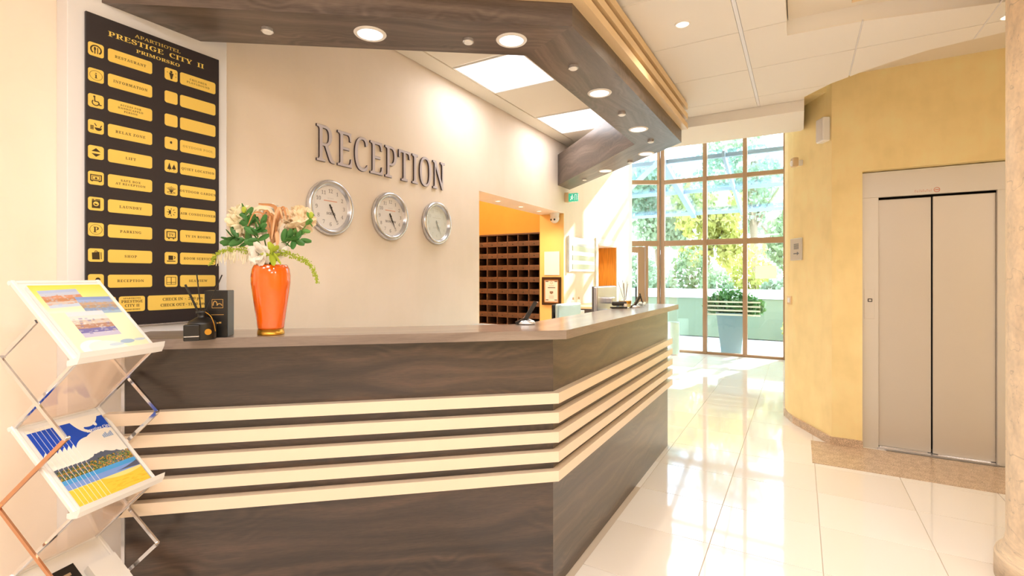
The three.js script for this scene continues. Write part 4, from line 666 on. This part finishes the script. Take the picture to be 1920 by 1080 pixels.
{
  const c = thing('office_chair', 'office chair with a glossy pale teal backrest behind the counter', 'chair', [-1.78, 0, 4.44], R(81.5));
  const g = bx(.42, .46, .05, 0, 0, 0, .024), p = g.attributes.position; for (let i = 0; i < p.count; i++) { const x = p.getX(i), y = p.getY(i); p.setZ(i, p.getZ(i) + x * x * .9 - y * y * .3); } g.computeVertexNormals(); T(g, 0, .895, -.22);
  obj('backrest', g, phys({ color: '#bcd6d6', roughness: .25, clearcoat: .4 }), c); obj('back_frame', bx(.4, .44, .02, 0, .895, -.255, .009), M.dark, c); obj('back_post', bar(W3(0, .5, -.1), W3(0, .86, -.25), .06, .02), M.dark, c);
  obj('seat', bx(.46, .08, .44, 0, .48, .02, .035), M.teal, c); obj('gas_column', cyl(.028, .028, .36, 16, 0, .26, 0), M.dark, c);
  for (let i = 0; i < 5; i++) { const a = i * 1.2566, e = W3(.28 * Math.cos(a), .06, .28 * Math.sin(a)); const l = obj('base_leg', bar(W3(0, .1, 0), e, .03, .04), M.dark, c); obj('caster', new THREE.CylinderGeometry(.026, .026, .03, 14).rotateX(Math.PI / 2).rotateY(-a).translate(e.x, .027, e.z), M.black, l); }
}
{
  const d = thing('reed_diffuser', 'clear diffuser jar with pale reeds at the far end of the counter', 'diffuser', [-1.108, 1.16, 3.53]);
  obj('jar', new THREE.LatheGeometry([[0, .002], [.042, .002], [.045, .008], [.045, .05], [.036, .062], [.016, .068], [.016, .082], [.02, .084]].map((p) => new THREE.Vector2(...p)), 28), M.glass, d); obj('oil', cyl(.040, .040, .036, 24, 0, .022, 0), phys({ color: '#efe3a2', roughness: .15 }), d); obj('gold_band', cyl(.0455, .0455, .02, 28, 0, .04, 0), M.gold, d);
  for (const [x, y, z] of [[-.05, .19, .01], [-.018, .2, 0], [.01, .19, -.02], [.028, .175, .02], [.0, .18, .03]]) obj('reed', rod(W3(0, .03, 0), W3(x, y, z), .0022), std('#a59a92', .6), d);
}
{ const s = thing('stapler', 'dark stapler on the counter in front of the monitor', 'stapler', [-1.12, 1.16, 3.42], R(40)); obj('base', bx(.12, .012, .034, 0, .006, 0, .004), M.black, s); obj('arm', bx(.11, .03, .03, .004, .034, 0, .011), M.dark, s); obj('hinge', bx(.03, .03, .032, .046, .022, 0, .006), M.silver, s); }
{ const g = thing('pen_bowl', 'small clear bowl with a dark pen at the far counter end', 'bowl', [-1.035, 1.16, 3.70]); obj('bowl', new THREE.LatheGeometry([[0, .003], [.03, .003], [.045, .02], [.05, .042], [.047, .042], [.041, .022], [.028, .008], [0, .008]].map((p) => new THREE.Vector2(...p)), 28), M.glass, g); obj('pebbles', [...Array(9)].map((_, i) => new THREE.IcosahedronGeometry(.011, 1).translate(.024 * Math.cos(i * 2.4) * (i % 3) / 2, .018 + (i % 2) * .008, .024 * Math.sin(i * 2.4) * (i % 3) / 2)), M.gloss, g); obj('pen', rod(W3(.01, .02, 0), W3(-.012, .1, 0), .005), M.black, g); }

// ================================================================ OUTSIDE
const gr = struct('ground_outside', 'pale paving in front of the glazed entrance');
{ const g = bx(.79, .03, .79, 0, -.035, 0, .004), m = [std('#d9d6d0', .8), std('#d3d0ca', .8), std('#deDBd5', .8)]; obj('paving_bed', pb(-16, 14, -.3, -.05, 9.45, 40), std('#a9a59d', .9), gr); for (let i = -5; i < 3; i++) for (let j = 0; j < 3; j++) { const o = obj('paving_slab', g, m[(i * 2 + j * 3 + 30) % 3], gr); o.position.set(i * .8 + .3, 0, -(9.88 + j * .8)); } obj('paved_ground', pb(-16, 14, -.05, -.021, 11.9, 40), m[1], gr); }
{
  const w = thing('garden_wall', 'low grey green wall with a broad white coping beyond the entrance', 'wall', [-2, 0, 12.2]);
  obj('wall_body', bx(13, .9, .25, 0, .45, 0), std('#74816b', .85), w); obj('coping', bx(13, .2, .34, 0, .99, 0, .01), std('#f1f1f0', .6), w);
}
const leafG = new THREE.BufferGeometry(); leafG.setAttribute('position', new THREE.Float32BufferAttribute([0, 0, 0, .5, .45, .08, 0, 1, 0, -.5, .45, .08], 3)); leafG.setAttribute('uv', new THREE.Float32BufferAttribute([.5, 0, 1, .5, .5, 1, 0, .5], 2)); leafG.setIndex([0, 1, 2, 0, 2, 3]); leafG.computeVertexNormals();
function leaves(n, blobs, size) { // merged leaf quads scattered through ellipsoids
  const pos = new Float32Array(n * 18), nor = new Float32Array(n * 18), v = new THREE.Vector3(), e = new THREE.Euler(), q = new THREE.Quaternion(), base = leafG.toNonIndexed().attributes.position;
  const uv = new Float32Array(n * 12);
  for (let i = 0; i < n; i++) { const [cx, cy, cz, rx, ry, rz] = blobs[i % blobs.length]; let x, y, z, d; do { x = rr(-1, 1); y = rr(-1, 1); z = rr(-1, 1); d = x * x + y * y + z * z; } while (d > 1 || d < .25); e.set(rr(-1.5, 1.5), rr(0, 6.3), rr(-1, 1)); q.setFromEuler(e); const s = size * rr(.6, 1.3), nn = new THREE.Vector3(0, 0, 1).applyQuaternion(q); for (let k = 0; k < 6; k++) { v.fromBufferAttribute(base, k).multiplyScalar(s).applyQuaternion(q); pos.set([cx + x * rx + v.x, cy + y * ry + v.y, cz + z * rz + v.z], i * 18 + k * 3); nor.set([nn.x, nn.y, nn.z], i * 18 + k * 3); } }
  const g = new THREE.BufferGeometry(); g.setAttribute('position', new THREE.BufferAttribute(pos, 3)); g.setAttribute('normal', new THREE.BufferAttribute(nor, 3)); g.setAttribute('uv', new THREE.BufferAttribute(uv, 2)); return g;
}
const lm = ['#a3b57c', '#8fa77e', '#c3c46c', '#9db497'].map((c) => phys({ color: c, roughness: .9, transmission: .4, thickness: 0 }));
function tree(label, x, f, h, r, k, n = 3600, name = 'tree') {
  const t = thing(name, label, 'tree', [x, 0, f]); const bl = []; for (let i = 0; i < 9; i++) bl.push([rr(-r, r) * .7, h * rr(.42, .86), rr(-r, r) * .7, r * rr(.4, .62), r * rr(.35, .55), r * rr(.4, .62)]);
  obj('trunk', [tube([W3(0, -.05, 0), W3(.06, h * .25, .03), W3(-.04, h * .5, 0), W3(.02, h * .75, .02)], .09 * h / 5, 8), ...[0, 1, 2, 3].map((i) => tube([W3(0, h * .4, 0), W3(.3 * r * Math.cos(i * 1.7), h * .55, .3 * r * Math.sin(i * 1.7)), W3(.7 * r * Math.cos(i * 1.7), h * .7, .7 * r * Math.sin(i * 1.7))], .03 * h / 5, 6))], std('#8b7a66', .9), t);
  obj('foliage', leaves(n, bl, .2), lm[k], t);
}
tree('yellow green tree seen through the middle door of the facade', -2.7, 17.6, 4.9, 1.2, 2); tree('mid green tree seen through the right pane of the facade', -.2, 16.6, 4.2, 1.2, 1); tree('tall airy tree behind the garden wall, seen above the facade crossbar', -1.6, 22, 8, 2, 3, 4200);
tree('leafy tree seen left of the corner mullion', -6.4, 16, 5.2, 1.5, 1); tree('tree with grey green leaves seen through the left facade pane', -4.7, 19, 6, 1.6, 3); tree('tall tree far left beyond the glazed bay', -9.2, 21, 7.5, 2.2, 3);
function shrub(label, x, f, w, h, k, n = 1500, s = .12) { const t = thing('shrub', label, 'shrub', [x, 0, f]); obj('foliage', leaves(n, [[0, h * .55, 0, w, h * .5, w], [w * .6, h * .4, .1, w * .7, h * .4, w * .7], [-w * .6, h * .45, 0, w * .7, h * .42, w * .7]], s), lm[k], t); obj('stems', [0, 1, 2].map((i) => rod(W3(0, -.04, 0), W3(.2 * w * (i - 1), h * .6, .05 * i), .012)), std('#7b6b4c', .9), t); }
shrub('round green shrub behind the wall in the middle of the facade view', -1.8, 13.4, .42, 1.5, 1); shrub('green shrub behind the wall at the right of the facade view', -.4, 13.6, .42, 1.45, 3); shrub('green shrub behind the wall at the left of the facade view', -3.3, 13.5, .5, 1.6, 3); shrub('bushy hedge plant behind the garden wall between the two middle panes', -1.1, 14.6, .5, 2.3, 2); shrub('tall bushy plant behind the garden wall, left of the middle pane', -2.6, 14.4, .5, 2.4, 1); shrub('pale tall bushy plant behind the garden wall at the corner mullion', -4.2, 14.8, .5, 2.4, 3); shrub('low lime shrub in front of the garden wall', .05, 11.4, .28, .62, 2, 900, .09); shrub('bushy green shrub behind the wall seen through the glazed bay', -5.0, 13.4, .55, 1.9, 1); 
{
  const p = thing('planter', 'tall tapered blue grey planter outside the glass', 'planter', [-1.08, -.02, 9.86]);
  obj('pot', new THREE.LatheGeometry([[0, 0], [.17, 0], [.18, .02], [.255, .70], [.27, .705], [.27, .745], [.245, .745], [.235, .70], [0, .68]].map((q) => new THREE.Vector2(q[0] * 1.3, q[1])), 4).rotateY(Math.PI / 4).toNonIndexed(), std('#8fa9b3', .5), p); p.children[0].geometry.computeVertexNormals();
  obj('soil', bx(.3, .02, .3, 0, .69, 0), M.dark, p);
}
{ const t = thing('planter_bush', 'dark green bush growing in the tall planter', 'shrub', [-1.08, .67, 9.86]); obj('foliage', leaves(1500, [[0, .22, 0, .42, .24, .3], [.3, .14, 0, .25, .16, .2], [-.25, .16, 0, .25, .18, .2]], .08), phys({ color: '#4f7d3c', roughness: .8, transmission: .3, thickness: 0 }), t); obj('stems', [rod(W3(0, .02, 0), W3(.08, .25, 0), .008), rod(W3(0, .02, 0), W3(-.1, .25, .03), .008)], M.stem, t); }
{ // glass roof outside the entrance
  const p = thing('glass_canopy', 'sloping glass roof on pale blue grey steel beams outside the facade', 'canopy', [-1.6, 0, 9.5]); const st = std('#8796a6', .5), y = (f) => 3.57 - .215 * (f - 9.5), Q = (x, f, dy = 0) => W3(x + 1.6, y(f) + dy, -(f - 9.5));
  for (const [x, w] of [[.5, .05], [-1.18, .05], [-2.25, .11], [-3.9, .05]]) obj('rafter', bar(Q(x, 9.46), Q(x, 12.7), w, .12), st, p); obj('rafter', bar(Q(-2.3, 9.46), Q(-4.6, 12.4), .09, .1), st, p);
  for (const f of [9.6, 11.2, 12.65]) obj('purlin', bar(Q(-5, f, .03), Q(1.2, f, .03), .07, .07), st, p);
  for (const [a, b] of [[-5, -3.9], [-3.9, -2.25], [-2.25, -1.18], [-1.18, .5], [.5, 1.2]]) obj('roof_pane', bar(Q((a + b) / 2, 9.46, .08), Q((a + b) / 2, 12.7, .08), b - a - .02, .012).clone(), M.pergolaGlass, p);
  for (const x of [-4.9, 1.1]) obj('post', rod(W3(x + 1.6, 0, -3.1), Q(x, 12.6), .05, 12), st, p);
}
renderer.render(scene, camera);
